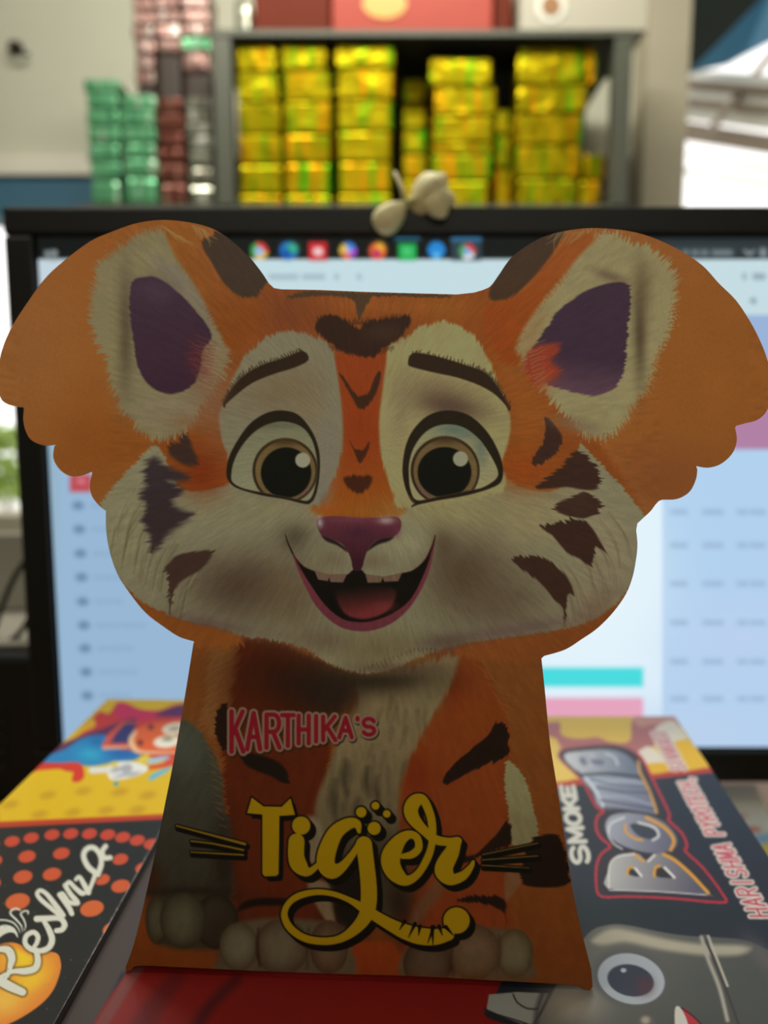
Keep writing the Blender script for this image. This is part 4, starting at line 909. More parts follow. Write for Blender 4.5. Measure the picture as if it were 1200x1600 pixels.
TIG = [t1((250, 255, 38), (248, 320, 38), (262, 365, 38), (300, 398, 20), (345, 370, 13), (365, 340, 10)),
       t1((543, 208, 9), (533, 172, 20), (492, 172, 28), (432, 215, 36), (394, 300, 42), (388, 360, 42), (415, 392, 38), (460, 376, 24), (510, 318, 17), (548, 258, 14)),
       t1((566, 268, 38), (578, 360, 37), (588, 460, 38), (588, 540, 38), (575, 600, 34), (530, 660, 27), (460, 708, 19), (380, 722, 18), (290, 708, 18), (222, 662, 18), (193, 602, 16), (210, 548, 14), (260, 510, 16), (340, 492, 14), (420, 500, 13), (500, 530, 14), (580, 578, 24), (630, 610, 26), (700, 650, 30), (760, 678, 36), (830, 698, 40), (900, 702, 38), (960, 690, 30)),
       t1((745, 324, 12), (790, 316, 18), (822, 285, 18), (815, 238, 18), (780, 222, 20), (735, 248, 30), (697, 310, 44), (692, 360, 44), (717, 408, 38), (765, 438, 24), (820, 405, 18), (865, 330, 18), (885, 260, 17), (886, 180, 19), (872, 115, 20), (842, 58, 22), (805, 66, 32), (786, 105, 34), (800, 150, 30), (850, 205, 22), (900, 245, 22), (960, 256, 20), (1005, 252, 20)),
       t1((998, 258, 24), (975, 310, 36), (945, 365, 42), (943, 400, 42), (975, 432, 28), (1030, 415, 22), (1066, 375, 14), (1078, 350, 8))]
DOTS = t1((272, 180, 43), (553, 117, 25), (620, 87, 19), (673, 125, 18), (614, 193, 31), (1000, 625, 62))
WHK = [b3((302, 127, 5), (640, 217, 8)), b3((375, 203, 5), (480, 215, 5), (632, 247, 6)), b3((374, 257, 4), (632, 271, 5)),
       b4((642, 346, 4), (900, 292, 4)), b4((640, 371, 4), (900, 352, 4)), b4((640, 396, 4), (860, 408, 3))]
KRT = [('K', 97, 178, 97, 375), ('A', 205, 295, 108, 358), ('R', 340, 430, 118, 348), ('T', 448, 528, 122, 335), ('H', 563, 633, 126, 318), ('I', 680, 688, 128, 305), ('K', 733, 818, 132, 296), ('A', 845, 932, 140, 276), ("'", 966, 978, 140, 185), ('S', 1010, 1090, 146, 258)]
k_map = lambda u, v: k1((u, v))[0]
KL = letters(KRT, k_map, lambda a, b: 3.6 - .6 * a / 1090)

def paint_tiger(x, y):
    A = Art(x, y, (166, 98, 44))
    # card colour: a warmer brown towards the face and the foot
    A.glow(40, 560, 120, 200, (166, 106, 58), .9); A.glow(180, 700, 120, 90, (150, 82, 30), .7); A.glow(1090, 560, 120, 170, (162, 98, 42), .8); A.glow(1040, 750, 90, 60, (146, 84, 46), .8)
    A.poly([(280, 960), (860, 960), (960, 1600), (150, 1600)], (138, 80, 36), 20, n=1, col2=(124, 62, 22), grad=((0, 1000), (0, 1500)))
    # ---- body
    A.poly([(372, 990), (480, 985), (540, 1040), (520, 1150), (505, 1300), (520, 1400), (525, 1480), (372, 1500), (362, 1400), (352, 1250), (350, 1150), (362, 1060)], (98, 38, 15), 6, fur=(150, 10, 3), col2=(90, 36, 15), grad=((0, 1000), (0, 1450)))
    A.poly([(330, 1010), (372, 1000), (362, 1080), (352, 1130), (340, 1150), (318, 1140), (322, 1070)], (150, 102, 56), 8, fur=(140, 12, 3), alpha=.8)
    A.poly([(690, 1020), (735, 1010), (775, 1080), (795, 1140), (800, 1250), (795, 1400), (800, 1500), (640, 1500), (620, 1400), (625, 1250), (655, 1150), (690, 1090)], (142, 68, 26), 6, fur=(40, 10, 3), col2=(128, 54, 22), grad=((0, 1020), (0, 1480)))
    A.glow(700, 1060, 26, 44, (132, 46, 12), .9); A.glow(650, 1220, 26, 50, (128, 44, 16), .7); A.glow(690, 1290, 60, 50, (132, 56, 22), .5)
    A.hair([(735 + 7 * k, 1016 + 13 * k) for k in range(9)] + [(742 + 6 * k, 1012 + 11 * k) for k in range(9)], 38, 22, (150, 96, 50), .9, .55, seed=4)
    A.hair([(352 - 3 * k, 1010 + 12 * k) for k in range(11)] + [(362 - 3 * k, 1016 + 12 * k) for k in range(9)], 150, 24, (166, 120, 72), 1.0, .5, seed=5)
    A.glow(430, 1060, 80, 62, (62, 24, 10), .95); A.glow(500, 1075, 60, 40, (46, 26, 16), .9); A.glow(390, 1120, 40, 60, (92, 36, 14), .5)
    # chest ruff
    A.poly([(560, 1050), (640, 1045), (712, 1020), (708, 1062), (687, 1100), (655, 1154), (636, 1195), (623, 1249), (628, 1330), (640, 1400), (610, 1440), (560, 1440), (520, 1400), (500, 1330), (492, 1262), (512, 1204), (536, 1140), (560, 1095)], (142, 122, 88), 6, fur=(100, 14, 4), col2=(98, 84, 60), grad=((0, 1100), (0, 1380)))
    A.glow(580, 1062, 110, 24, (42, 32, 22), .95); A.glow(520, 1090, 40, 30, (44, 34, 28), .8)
    A.glow(668, 1092, 24, 24, (122, 110, 80), .6)
    rg = random.Random(9)
    for k in range(70):
        xx = rg.uniform(515, 680); yy = rg.uniform(1085, 1330)
        if xx > 690 - (yy - 1060) * .42: continue
        L = rg.uniform(18, 44); dk_ = rg.random() < .55; bend = rg.uniform(-8, 8)
        A.stroke([(xx, yy, 1.8), (xx + bend * .4 - 2, yy + L / 2, 1.8), (xx + bend - 3, yy + L, .5)], (58, 50, 38) if dk_ else (130, 120, 92), soft=4.5, n=3, alpha=.3)
    for (xx, yy, L, wd) in ((540, 1190, 50, 6), (575, 1200, 44, 5), (522, 1220, 60, 6), (590, 1215, 36, 4), (560, 1250, 40, 5)):
        A.stroke([(xx, yy, wd * .4), (xx - 3, yy + L / 2, wd), (xx + 2, yy + L, 1)], (40, 34, 24), soft=7, alpha=.55)
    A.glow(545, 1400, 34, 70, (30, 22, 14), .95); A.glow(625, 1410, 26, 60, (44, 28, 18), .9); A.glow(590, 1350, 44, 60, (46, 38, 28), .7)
    A.poly([(462, 1290), (490, 1275), (505, 1300), (500, 1340), (482, 1350), (468, 1330)], (132, 118, 92), 6, alpha=.9)
    A.poly([(480, 1380), (512, 1380), (522, 1420), (523, 1452), (500, 1425)], (126, 102, 76), 4); A.poly([(648, 1420), (690, 1365), (700, 1380), (672, 1420), (640, 1460)], (110, 76, 50), 8, alpha=.8)
    # grey haunch, left
    A.poly([(270, 1132), (306, 1137), (330, 1169), (344, 1204), (351, 1260), (362, 1300), (362, 1345), (364, 1392), (340, 1412), (243, 1400), (220, 1380), (235, 1250)], (76, 76, 64), 4, fur=(20, 6, 3), col2=(56, 50, 40), grad=((280, 1140), (300, 1400)))
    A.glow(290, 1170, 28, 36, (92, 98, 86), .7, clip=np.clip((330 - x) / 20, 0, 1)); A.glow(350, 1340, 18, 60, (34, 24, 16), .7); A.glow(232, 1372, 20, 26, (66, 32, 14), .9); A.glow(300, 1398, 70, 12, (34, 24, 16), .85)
    A.hair([(328 + 2.2 * k, 1160 + 12 * k) for k in range(12)] + [(336 + 2 * k, 1150 + 11 * k) for k in range(12)], 205, 16, (150, 100, 54), .9, .45, seed=8)
    # stripes of the body
    D = (36, 20, 14)
    A.poly([(352, 1098), (340, 1112), (336, 1140), (344, 1166), (353, 1172), (357, 1140), (356, 1110)], D, 2, fur=(190, 4, 3))
    A.poly([(372, 1174), (398, 1178), (432, 1189), (448, 1206), (450, 1223), (440, 1222), (425, 1214), (392, 1200), (380, 1190)], (30, 20, 14), 3, fur=(30, 4, 3))
    A.poly(b2((425, 780), (440, 710), (560, 600), (650, 520), (680, 465), (730, 500), (745, 580), (730, 640), (620, 680), (500, 740)), D, 1.8, fur=(-55, 7, 3.2))
    A.poly(b2((730, 660), (790, 700), (840, 790), (870, 920), (885, 1000), (882, 1060), (755, 1070), (740, 900), (722, 800)), (152, 144, 104), 1.6, fur=(0, 3, 2.5), col2=(136, 124, 88), grad=((0, 1190), (0, 1310)))
    A.poly(b4((750, 430), (830, 430), (820, 480), (770, 550), (750, 560)), (128, 84, 54), 4)
    A.poly(b4((760, 190), (778, 290), (680, 330), (560, 385), (545, 370), (620, 335), (700, 260)), D, 2.2, fur=(-60, 5, 3))
    A.poly(b4((860, 300), (910, 258), (1000, 258), (1035, 350), (1045, 420), (1030, 492), (850, 492), (825, 430)), (34, 18, 14), 2.5, fur=(5, 6, 3))
    A.poly(b4((520, 565), (600, 540), (720, 545), (752, 578), (745, 620), (720, 600), (650, 575)), D, 2.5, fur=(60, 4, 3)); A.stroke(b4((745, 600, 3), (750, 640, 2), (755, 670, 1)), (70, 34, 18))
    A.poly(b3((595, 555), (640, 500), (740, 484), (860, 490), (840, 518), (700, 522), (620, 545)), (26, 16, 10), 4); A.poly(b3((1100, 330), (1200, 250), (1240, 420), (1240, 640), (1160, 640), (1085, 560), (1070, 420)), (26, 20, 14), 8, alpha=.9)
    # orange between the paws
    A.poly([(528, 1500), (545, 1478), (590, 1470), (618, 1478), (632, 1520), (632, 1540), (528, 1540)], (138, 56, 20), 3)
    # paws
    A.poly([(352, 1452), (400, 1436), (470, 1436), (530, 1446), (548, 1480), (540, 1530), (350, 1530), (342, 1490)], (92, 78, 58), 6); A.poly([(640, 1476), (700, 1456), (770, 1450), (822, 1462), (832, 1500), (820, 1535), (636, 1535)], (94, 74, 54), 6); A.poly([(232, 1412), (300, 1396), (360, 1410), (370, 1450), (350, 1480), (250, 1476)], (58, 50, 36), 8)
    def toe(cx, cy, rx, ry, c, s_): A.ell(cx, cy, rx, ry, c, 0, 1.5, 1, s_)
    toe(338, 1440, 34, 43, (66, 60, 44), (38, 30, 20)); toe(245, 1437, 17, 38, (84, 78, 58), (52, 44, 28)); toe(286, 1438, 36, 44, (90, 86, 66), (54, 46, 32))
    A.glow(345, 1450, 30, 36, (44, 34, 24), .7)
    toe(514, 1480, 30, 42, (104, 82, 58), (70, 50, 34)); toe(440, 1480, 42, 44, (106, 94, 72), (72, 56, 40)); toe(373, 1479, 30, 38, (110, 102, 80), (76, 62, 44))
    A.stroke([(404, 1452, 1.2), (402, 1480, 2.2), (406, 1510, 1.2)], (40, 28, 18), soft=3, alpha=.8); A.stroke([(482, 1452, 1), (481, 1480, 1.8), (480, 1512, 1)], (66, 48, 32), soft=3, alpha=.8)
    toe(668, 1506, 38, 40, (92, 72, 54), (62, 44, 30)); toe(804, 1490, 29, 38, (112, 98, 72), (80, 62, 40)); toe(740, 1488, 42, 44, (110, 86, 62), (82, 58, 38))
    A.stroke([(706, 1480, 1), (704, 1500, 2.4), (708, 1522, 1.5)], (50, 32, 22), soft=4, alpha=.8); A.stroke([(780, 1462, 1), (782, 1490, 1.6), (776, 1518, 1)], (70, 50, 32), soft=3, alpha=.7)
    A.glow(560, 1530, 380, 10, (112, 60, 26), .5)
    # ---- head
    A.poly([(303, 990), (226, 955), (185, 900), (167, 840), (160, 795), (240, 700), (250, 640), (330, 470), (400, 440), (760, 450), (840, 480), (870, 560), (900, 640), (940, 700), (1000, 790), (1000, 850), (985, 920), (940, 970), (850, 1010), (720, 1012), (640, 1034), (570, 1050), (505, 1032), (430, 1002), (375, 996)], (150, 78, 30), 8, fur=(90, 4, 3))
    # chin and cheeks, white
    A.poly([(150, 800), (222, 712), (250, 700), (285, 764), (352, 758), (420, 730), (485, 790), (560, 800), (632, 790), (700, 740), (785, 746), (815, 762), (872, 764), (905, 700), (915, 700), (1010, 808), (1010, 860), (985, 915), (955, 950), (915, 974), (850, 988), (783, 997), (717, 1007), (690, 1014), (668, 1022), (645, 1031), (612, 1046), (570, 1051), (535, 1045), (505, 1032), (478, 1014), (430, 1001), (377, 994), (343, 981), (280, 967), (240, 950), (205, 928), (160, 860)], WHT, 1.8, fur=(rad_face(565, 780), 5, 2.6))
    A.hair([(400 + 6.5 * k, 999 + (0 if k < 4 else min((k - 4) * 3.2, 50) if k < 24 else max(50 - (k - 24) * 2.6, 14))) for k in range(44)], 78, 10, (60, 30, 16), 1.0, .6, 16, seed=2)
    A.glow(835, 815, 90, 46, (166, 152, 114), .8)  # right cheek painted lighter, as lit from the right
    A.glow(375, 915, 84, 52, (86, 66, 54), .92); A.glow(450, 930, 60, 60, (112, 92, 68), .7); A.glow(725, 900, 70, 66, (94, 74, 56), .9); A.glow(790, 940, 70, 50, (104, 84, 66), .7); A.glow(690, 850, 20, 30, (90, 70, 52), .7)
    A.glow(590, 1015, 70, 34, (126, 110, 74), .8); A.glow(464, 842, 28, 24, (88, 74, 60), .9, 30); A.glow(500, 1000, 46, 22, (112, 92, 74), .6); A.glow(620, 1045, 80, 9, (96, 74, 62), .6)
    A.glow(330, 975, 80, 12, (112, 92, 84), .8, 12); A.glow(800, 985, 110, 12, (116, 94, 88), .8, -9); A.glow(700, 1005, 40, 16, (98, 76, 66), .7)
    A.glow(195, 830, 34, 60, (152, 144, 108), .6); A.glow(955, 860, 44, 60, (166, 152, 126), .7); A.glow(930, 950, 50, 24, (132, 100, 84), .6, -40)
    # long strands at the cheeks
    rg = random.Random(21)
    for k in range(40):
        t = k / 40; sx_ = 175 + 120 * t + rg.uniform(-6, 6); sy_ = 800 + 120 * t + rg.uniform(-30, 20)
        A.stroke([(sx_ + 26, sy_ - 18, .6), (sx_ + 6, sy_ + 16, 1.4), (sx_ - 2, sy_ + 56, .5)], (92, 84, 62) if k % 2 else (168, 160, 130), soft=1.6, n=3, alpha=.38)
        sx_ = 985 - 100 * t + rg.uniform(-6, 6); sy_ = 830 + 110 * t + rg.uniform(-30, 20)
        A.stroke([(sx_ - 30, sy_ - 20, .6), (sx_ - 6, sy_ + 14, 1.4), (sx_ + 2, sy_ + 50, .5)], (120, 98, 76) if k % 2 else (166, 150, 122), soft=1.6, n=3, alpha=.34)
    # orange below the cheeks
    A.poly([(196, 922), (228, 946), (262, 962), (300, 974), (343, 984), (377, 998), (372, 1010), (300, 1010), (250, 985), (215, 955)], (150, 84, 34), 5, fur=(70, 8, 2.4)); A.poly([(962, 948), (920, 974), (850, 990), (783, 999), (720, 1010), (722, 1026), (850, 1034), (940, 985)], (146, 80, 36), 5, fur=(110, 6, 2.6))
    # forehead
    A.glow(570, 475, 120, 16, (164, 92, 40), .8); A.glow(690, 480, 60, 24, (166, 96, 36), .8); A.glow(450, 490, 50, 40, (130, 68, 40), .8); A.glow(790, 520, 40, 70, (160, 84, 24), .9); A.glow(820, 640, 44, 90, (164, 92, 34), .9)
    A.glow(390, 640, 30, 70, (136, 90, 62), .5); A.glow(318, 735, 34, 40, (136, 54, 18), .95); A.glow(820, 735, 44, 30, (164, 76, 24), .9); A.glow(345, 640, 28, 70, (140, 98, 70), .6)
    # nose bridge
    A.poly([(520, 560), (560, 545), (605, 545), (600, 610), (593, 660), (597, 710), (608, 752), (636, 795), (600, 812), (520, 812), (484, 792), (512, 765), (528, 730), (537, 690), (535, 640), (528, 600)], (156, 66, 24), 5, col2=(166, 90, 26), grad=((0, 690), (0, 800)))
    A.glow(563, 650, 22, 60, (154, 60, 20), .6); A.glow(508, 796, 16, 10, (190, 84, 18), .8)
    # white around the eyes
    A.poly(c2((100, 880), (90, 960), (110, 1080), (140, 1150), (200, 1400), (660, 1485), (770, 1380), (830, 1250), (860, 1100), (862, 950), (842, 750), (815, 580), (785, 480), (700, 428), (600, 398), (500, 388), (400, 420), (300, 500), (215, 605)), (141, 133, 110), 3.0, fur=(-95, 7, 2.6))
    A.poly(c3((110, 490), (220, 425), (300, 372), (420, 335), (540, 350), (640, 420), (720, 540), (780, 680), (850, 860), (872, 970), (852, 1100), (815, 1220), (800, 1400), (210, 1495), (140, 1400), (98, 1310), (60, 1150), (50, 950), (72, 750), (92, 600)), (170, 158, 112), 3.0, fur=(-85, 6, 2.6))  # right patch lighter than the left: side light put into the ink
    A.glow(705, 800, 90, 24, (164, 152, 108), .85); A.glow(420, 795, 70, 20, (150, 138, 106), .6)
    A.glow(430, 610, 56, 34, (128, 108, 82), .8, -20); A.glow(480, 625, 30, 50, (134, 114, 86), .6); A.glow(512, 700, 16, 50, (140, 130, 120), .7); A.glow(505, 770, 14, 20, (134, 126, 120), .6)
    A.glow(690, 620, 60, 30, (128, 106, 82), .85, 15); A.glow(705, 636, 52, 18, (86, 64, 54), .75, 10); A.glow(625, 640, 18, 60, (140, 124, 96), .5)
    # forehead marks
    Dk = (56, 34, 24)
    A.poly([(448, 466), (470, 456), (500, 455), (560, 457), (640, 459), (700, 461), (690, 465), (590, 463), (577, 470), (567, 488), (562, 500), (557, 486), (551, 469), (520, 462), (480, 464)], (84, 62, 44), 2.0, fur=(-90, 3, 2.5))
    A.poly(c2((690, 372), (715, 312), (800, 288), (900, 335), (968, 372), (1010, 335), (1150, 308), (1285, 300), (1240, 410), (1140, 480), (1040, 548), (900, 530), (820, 490), (740, 432)), Dk, 2.4, fur=(-92, 5, 2.6)); A.hair([(497 + 3.2 * k, 500 if k < 8 or k > 30 else 506) for k in range(45)], -92, 9, Dk, 1.1, .7, 12, seed=41); A.hair([(515 + 3.2 * k, 540 + 10 * math.sin(k / 32 * 3.1)) for k in range(32)], 90, 8, Dk, 1.1, .6, 12, seed=42); A.glow(600, 520, 26, 14, (74, 52, 38), .7)
    A.poly(c2((838, 650), (900, 762), (970, 878), (1040, 830), (1090, 720), (1098, 640), (1060, 680), (1030, 765), (975, 800), (930, 770), (880, 690)), (66, 38, 22), 2.0, fur=(-90, 3, 2.4))
    A.poly(c2((905, 1075), (930, 1130), (970, 1212), (1020, 1135), (1026, 1080), (990, 1130), (940, 1125)), (76, 38, 20), 1.8, fur=(-90, 2, 2.4)); A.poly(c2((868, 1300), (960, 1292), (1042, 1300), (1030, 1360), (970, 1402), (900, 1372)), (74, 36, 20), 3, fur=(-90, 3, 2.6))
    # cheek stripes
    P_ = (62, 50, 54)
    A.poly([(287, 668), (297, 690), (310, 722), (300, 728), (280, 722), (264, 708), (266, 694), (278, 690)], (66, 46, 40), 5, fur=(40, 6, 2.8))
    A.poly([(240, 714), (262, 728), (295, 744), (286, 752), (262, 752), (290, 766), (266, 786), (302, 803), (280, 820), (254, 845), (238, 863), (230, 828), (222, 808), (228, 786), (219, 770), (228, 756), (224, 730)], P_, 7, fur=(170, 9, 2.8), n=2); A.glow(258, 815, 18, 24, (66, 46, 46), .6)
    A.poly(c5((500, 248), (610, 245), (560, 322), (480, 372), (425, 430), (404, 505), (398, 400), (388, 330), (430, 270)), (74, 52, 44), 2.4, fur=(-30, 7, 2.8))
    A.stroke(c5((320, 250, 3), (330, 210, 6)), (60, 50, 50), soft=2); A.stroke(c5((420, 430, 5), (408, 480, 4), (406, 540, 1)), (70, 52, 44), soft=1.5)
    R_ = (66, 42, 34)
    A.poly(c4((293, 865), (340, 910), (362, 960), (330, 1020), (280, 1055), (243, 1062), (245, 1030), (280, 980), (292, 920)), R_, 2, fur=(60, 4, 2.6))
    A.poly(c4((430, 1003), (490, 1055), (515, 1100), (490, 1162), (380, 1150), (262, 1156), (330, 1090), (390, 1030)), R_, 2.2, fur=(0, 9, 2.8))
    A.poly(c7((645, 275), (720, 235), (780, 205), (840, 230), (875, 265), (850, 302), (780, 330), (700, 312)), (70, 46, 38), 2.0, fur=(0, 8, 2.6)); A.poly(c7((578, 365), (680, 350), (735, 328), (800, 345), (852, 420), (890, 492), (842, 462), (826, 562), (770, 522), (700, 482), (640, 410)), R_, 2.0, fur=(50, 7, 2.8), n=2)
    A.poly(c7((448, 515), (560, 505), (650, 550), (712, 612), (748, 705), (716, 690), (695, 828), (688, 750), (640, 700), (580, 630), (500, 570)), R_, 2.0, fur=(60, 7, 2.8), n=3)
    # fur of the brows and eyes
    for B_, ang_, sd_ in ((BROW_L, -112, 31), (BROW_R, -72, 32)):
        A.poly(B_, (50, 34, 22), 1.4, n=3)
        up_ = catmull(B_[:6] if ang_ < -90 else B_[1:7], False, 9)
        A.hair([(p_[0], p_[1] + 3) for p_ in up_], ang_, 9, (50, 34, 22), 1.2, .9, 9, seed=sd_)
    for (EO, EW, cx, cy, ri, pcx, pcy, prx, pry, hx, hy, hr, sgn) in ((EYE_L, EYW_L, 445.5, 735.5, 51, 447, 738.5, 39.5, 39.5, 473, 719, 11.7, 1), (EYE_R, EYW_R, 695.5, 735.5, 54, 694.5, 738, 42, 39.5, 719.5, 717, 11.8, -1)):
        A.poly(EO, (38, 29, 18), 1.2)
        A.poly(EW, (152, 148, 120) if sgn > 0 else (172, 162, 122), 1.2, col2=(132, 130, 104) if sgn > 0 else (150, 146, 112), grad=((0, 760), (0, 662)))  # right eye white painted brighter for the light on that side
        i = A.near(EW, 2); dw = sd_poly(catmull(EW), x[i], y[i]); cl = np.zeros(len(x)); cl[i] = np.clip(.5 - dw / 2, 0, 1)
        def disc(cx_, cy_, rx_, ry_, c, soft=1.2):
            q = np.sqrt(((x[i] - cx_) / rx_) ** 2 + ((y[i] - cy_) / ry_) ** 2); a = np.clip(.5 - (q - 1) * min(rx_, ry_) / (2 * soft), 0, 1) * cl[i]; A.lay(i, a, c)
        if sgn < 0: A.glow(715, 672, 40, 12, (84, 112, 116), .6, 10, clip=cl); A.glow(752, 700, 10, 30, (90, 112, 112), .5, clip=cl)
        else: A.glow(440, 664, 50, 6, (96, 96, 76), .6, clip=cl)
        disc(cx, cy, ri, ri, (54, 40, 24)); disc(cx + .5, cy + .5, ri - 4, ri - 4, (122, 98, 62))
        A.glow(cx, cy - ri + 4, 30, 8, (74, 56, 34), .9, clip=cl * (np.hypot(x - cx, y - cy) < ri)); A.glow(cx + (34 if sgn > 0 else -36), cy + 36, 16, 14, (124, 92, 88), .9, clip=cl * (np.hypot(x - cx, y - cy) < ri - 4))
        A.glow(cx + (-40 if sgn > 0 else 44), cy - 4, 8, 30, (128, 106, 70), .5, clip=cl * (np.hypot(x - cx, y - cy) < ri - 4))
        disc(pcx, pcy, prx, pry, (14, 15, 10)); A.ell(hx, hy, hr, hr, (168, 168, 142), 0, 1.0)
    A.stroke([(480, 786, 1.6), (488, 782, 1.2), (494, 768, 1.2)], (44, 34, 24)); A.stroke([(644, 791, 1.4), (655, 786, 2), (680, 781, 1.6)], (44, 30, 22)); A.stroke([(640, 775, 1), (648, 786, 1.4)], (80, 50, 44))
    # muzzle, nose, mouth
    A.glow(490, 855, 32, 24, (140, 132, 106), .6); A.glow(640, 848, 34, 26, (166, 158, 126), .85); A.glow(520, 875, 26, 16, (124, 108, 86), .6); A.glow(585, 878, 22, 14, (120, 102, 80), .7)
    A.poly(MOUTH, (122, 58, 70), 1.3, n=3, col2=(116, 54, 66), grad=((0, 860), (0, 980))); A.poly(MIN, (19, 14, 10), 1.3, n=3)
    A.poly(c6((418, 570), (500, 545), (700, 545), (795, 570), (772, 660), (705, 720), (590, 750), (485, 722), (432, 645)), (24, 16, 12), 3, col2=(126, 50, 52), grad=((575, 915), (580, 958))); A.glow(600, 948, 18, 8, (136, 58, 58), .6)
    A.poly(c6((285, 445), (380, 470), (490, 466), (463, 520), (385, 518), (376, 488), (368, 512), (308, 502)), (126, 98, 84), .9, n=1); A.poly(c6((603, 468), (720, 482), (832, 462), (808, 512), (722, 516), (712, 490), (700, 520), (618, 522)), (124, 96, 80), .9, n=1)
    A.poly(c6((330, 225), (400, 248), (475, 300), (490, 330), (430, 290), (360, 262)), (44, 30, 30), 2.2); A.poly(c6((780, 235), (700, 245), (640, 285), (615, 325), (680, 285), (750, 262)), (40, 28, 28), 2.2)
    A.poly(NOSE, (108, 52, 66), 1.3, n=3, col2=(64, 28, 40), grad=((0, 812), (0, 880))); A.glow(500, 816, 5, 8, (190, 180, 186), .95); A.glow(603, 813, 13, 6, (196, 168, 168), .9); A.glow(545, 812, 40, 5, (122, 66, 84), .7); A.glow(620, 830, 6, 10, (124, 56, 84), .6); A.glow(560, 832, 20, 10, (64, 32, 54), .5)
    A.stroke(c6((104, 222, 2), (118, 270, 4), (150, 340, 5)), (34, 24, 18)); A.stroke(c6((1040, 226, 3), (1025, 290, 5), (1000, 350, 6)), (34, 24, 18))
    # ---- ears
    A.poly(c1((640, 122), (560, 178), (440, 265), (412, 400), (402, 520), (440, 620), (482, 740), (520, 850), (560, 940), (660, 1035), (760, 1045), (850, 985), (910, 885), (1000, 760), (1020, 650), (945, 500), (865, 350), (790, 240), (745, 130)), (146, 134, 102), 3, fur=(rad_face(262, 520), 14, 3.2))
    A.glow(235, 400, 30, 22, (150, 138, 100), .8); A.glow(262, 420, 40, 12, (138, 128, 116), .8, 35); A.glow(312, 470, 22, 46, (140, 130, 118), .7, -35); A.glow(185, 540, 18, 70, (150, 138, 100), .7)
    A.glow(262, 640, 50, 20, (146, 130, 108), .8); A.glow(196, 520, 12, 90, (98, 84, 66), .85); A.glow(325, 600, 26, 50, (142, 104, 80), .8); A.glow(290, 660, 30, 14, (140, 104, 76), .7)
    A.poly(c1((735, 120), (790, 235), (865, 345), (945, 495), (1020, 640), (1070, 640), (1130, 560), (1160, 440), (1080, 380), (960, 300), (890, 130), (800, 95)), (160, 96, 40), 5, fur=(60, 9, 2.8), col2=(146, 78, 28), grad=((265, 370), (380, 500)))
    A.poly(PUR_L, (74, 52, 70), 2.2, fur=(20, 2, 3), col2=(66, 40, 58), grad=((250, 440), (290, 600))); A.glow(245, 455, 30, 20, (84, 66, 84), .6)
    A.glow(305, 560, 14, 30, (92, 42, 50), .7)
    A.hair([(338 - k, 536 + 5 * k) for k in range(11)] + [(330 - k, 540 + 6 * k) for k in range(9)], 195, 34, (134, 72, 66), 1.1, .5, 10, seed=6); A.hair([(352 - 2 * k, 548 + 6 * k) for k in range(11)], 200, 30, (170, 128, 104), .9, .5, 10, seed=7)
    A.poly(c1((918, 150), (1000, 120), (1110, 180), (1200, 320), (1168, 375), (1135, 412), (1070, 405), (1000, 350), (940, 250), (903, 185)), (72, 54, 42), 2.5, fur=(60, 5, 3))
    A.hair([(300 + 3 * k, 352 + k) for k in range(8)], 62, 26, (190, 150, 104), 1.0, .5, seed=11); A.hair([(252 + 3 * k, 352 + 2 * k) for k in range(10)], 40, 34, (184, 140, 92), 1.0, .45, seed=12)
    A.poly(c4((330, 150), (420, 130), (560, 110), (660, 150), (760, 205), (820, 280), (820, 400), (800, 520), (750, 620), (720, 720), (660, 810), (620, 880), (560, 940), (470, 950), (410, 890), (300, 770), (200, 640), (170, 560), (250, 430), (360, 300), (400, 220)), (164, 152, 112), 3, fur=(rad_face(920, 520), 15, 3.2))  # right ear's white carries the same painted side light
    A.glow(905, 400, 40, 20, (164, 152, 112), .6); A.glow(830, 520, 20, 50, (156, 124, 84), .7, 30); A.glow(1000, 520, 10, 80, (92, 76, 58), .9); A.glow(955, 432, 30, 8, (118, 96, 76), .8, 20); A.glow(900, 665, 40, 12, (144, 118, 96), .7, 15); A.glow(1005, 450, 16, 40, (112, 92, 66), .6)
    A.poly(c4((330, 130), (440, 110), (500, 130), (430, 210), (360, 290), (250, 430), (175, 560), (190, 640), (120, 640), (60, 540), (40, 420), (110, 400), (220, 330)), (168, 88, 30), 5, fur=(-50, 8, 2.8), col2=(160, 74, 22), grad=((880, 370), (790, 520)))
    A.poly(PUR_R, (70, 48, 68), 2.0, fur=(-15, 5, 2.6), col2=(104, 74, 90), grad=((920, 560), (915, 618)))
    A.poly(c4((245, 580), (340, 565), (350, 590), (320, 640), (360, 672), (300, 720), (250, 735), (222, 700), (205, 640)), (158, 64, 44), 6, fur=(-18, 9, 2.4)); A.glow(850, 585, 22, 16, (172, 66, 36), .6); A.glow(848, 600, 12, 20, (176, 96, 56), .5)
    A.hair([(826 + k, 545 + 6 * k) for k in range(10)], -25, 30, (182, 140, 108), .9, .5, 10, seed=14)
    A.poly(c4((60, 380), (100, 280), (160, 205), (240, 140), (330, 110), (370, 110), (340, 165), (290, 240), (220, 320), (140, 380)), (76, 54, 38), 2.5, fur=(-50, 6, 3)); A.hair([(868 + 4 * k, 362) for k in range(12)], 120, 30, (176, 150, 106), 1.0, .5, seed=15)
    # ---- fine fur, halftone and paper grain over the picture
    dx, dy = rad_face(565, 700)(x, y); al = x * dx + y * dy
    th = np.arctan2(y - 700, x - 565); rr = np.hypot(x - 565, y - 700)
    fine = vnoise(th * 90, rr / 16, 31) - .5; grain = vnoise(x / 1.6, y / 1.6, 32) - .5; big = vnoise(x / 40, y / 40, 33) - .5
    flat = np.clip((np.minimum(np.abs(x - 100), np.abs(x - 1100)) > 70) * 1.0, 0.15, 1)
    A.c *= (1 + .085 * fine * flat + .05 * grain + .03 * big)[:, None]
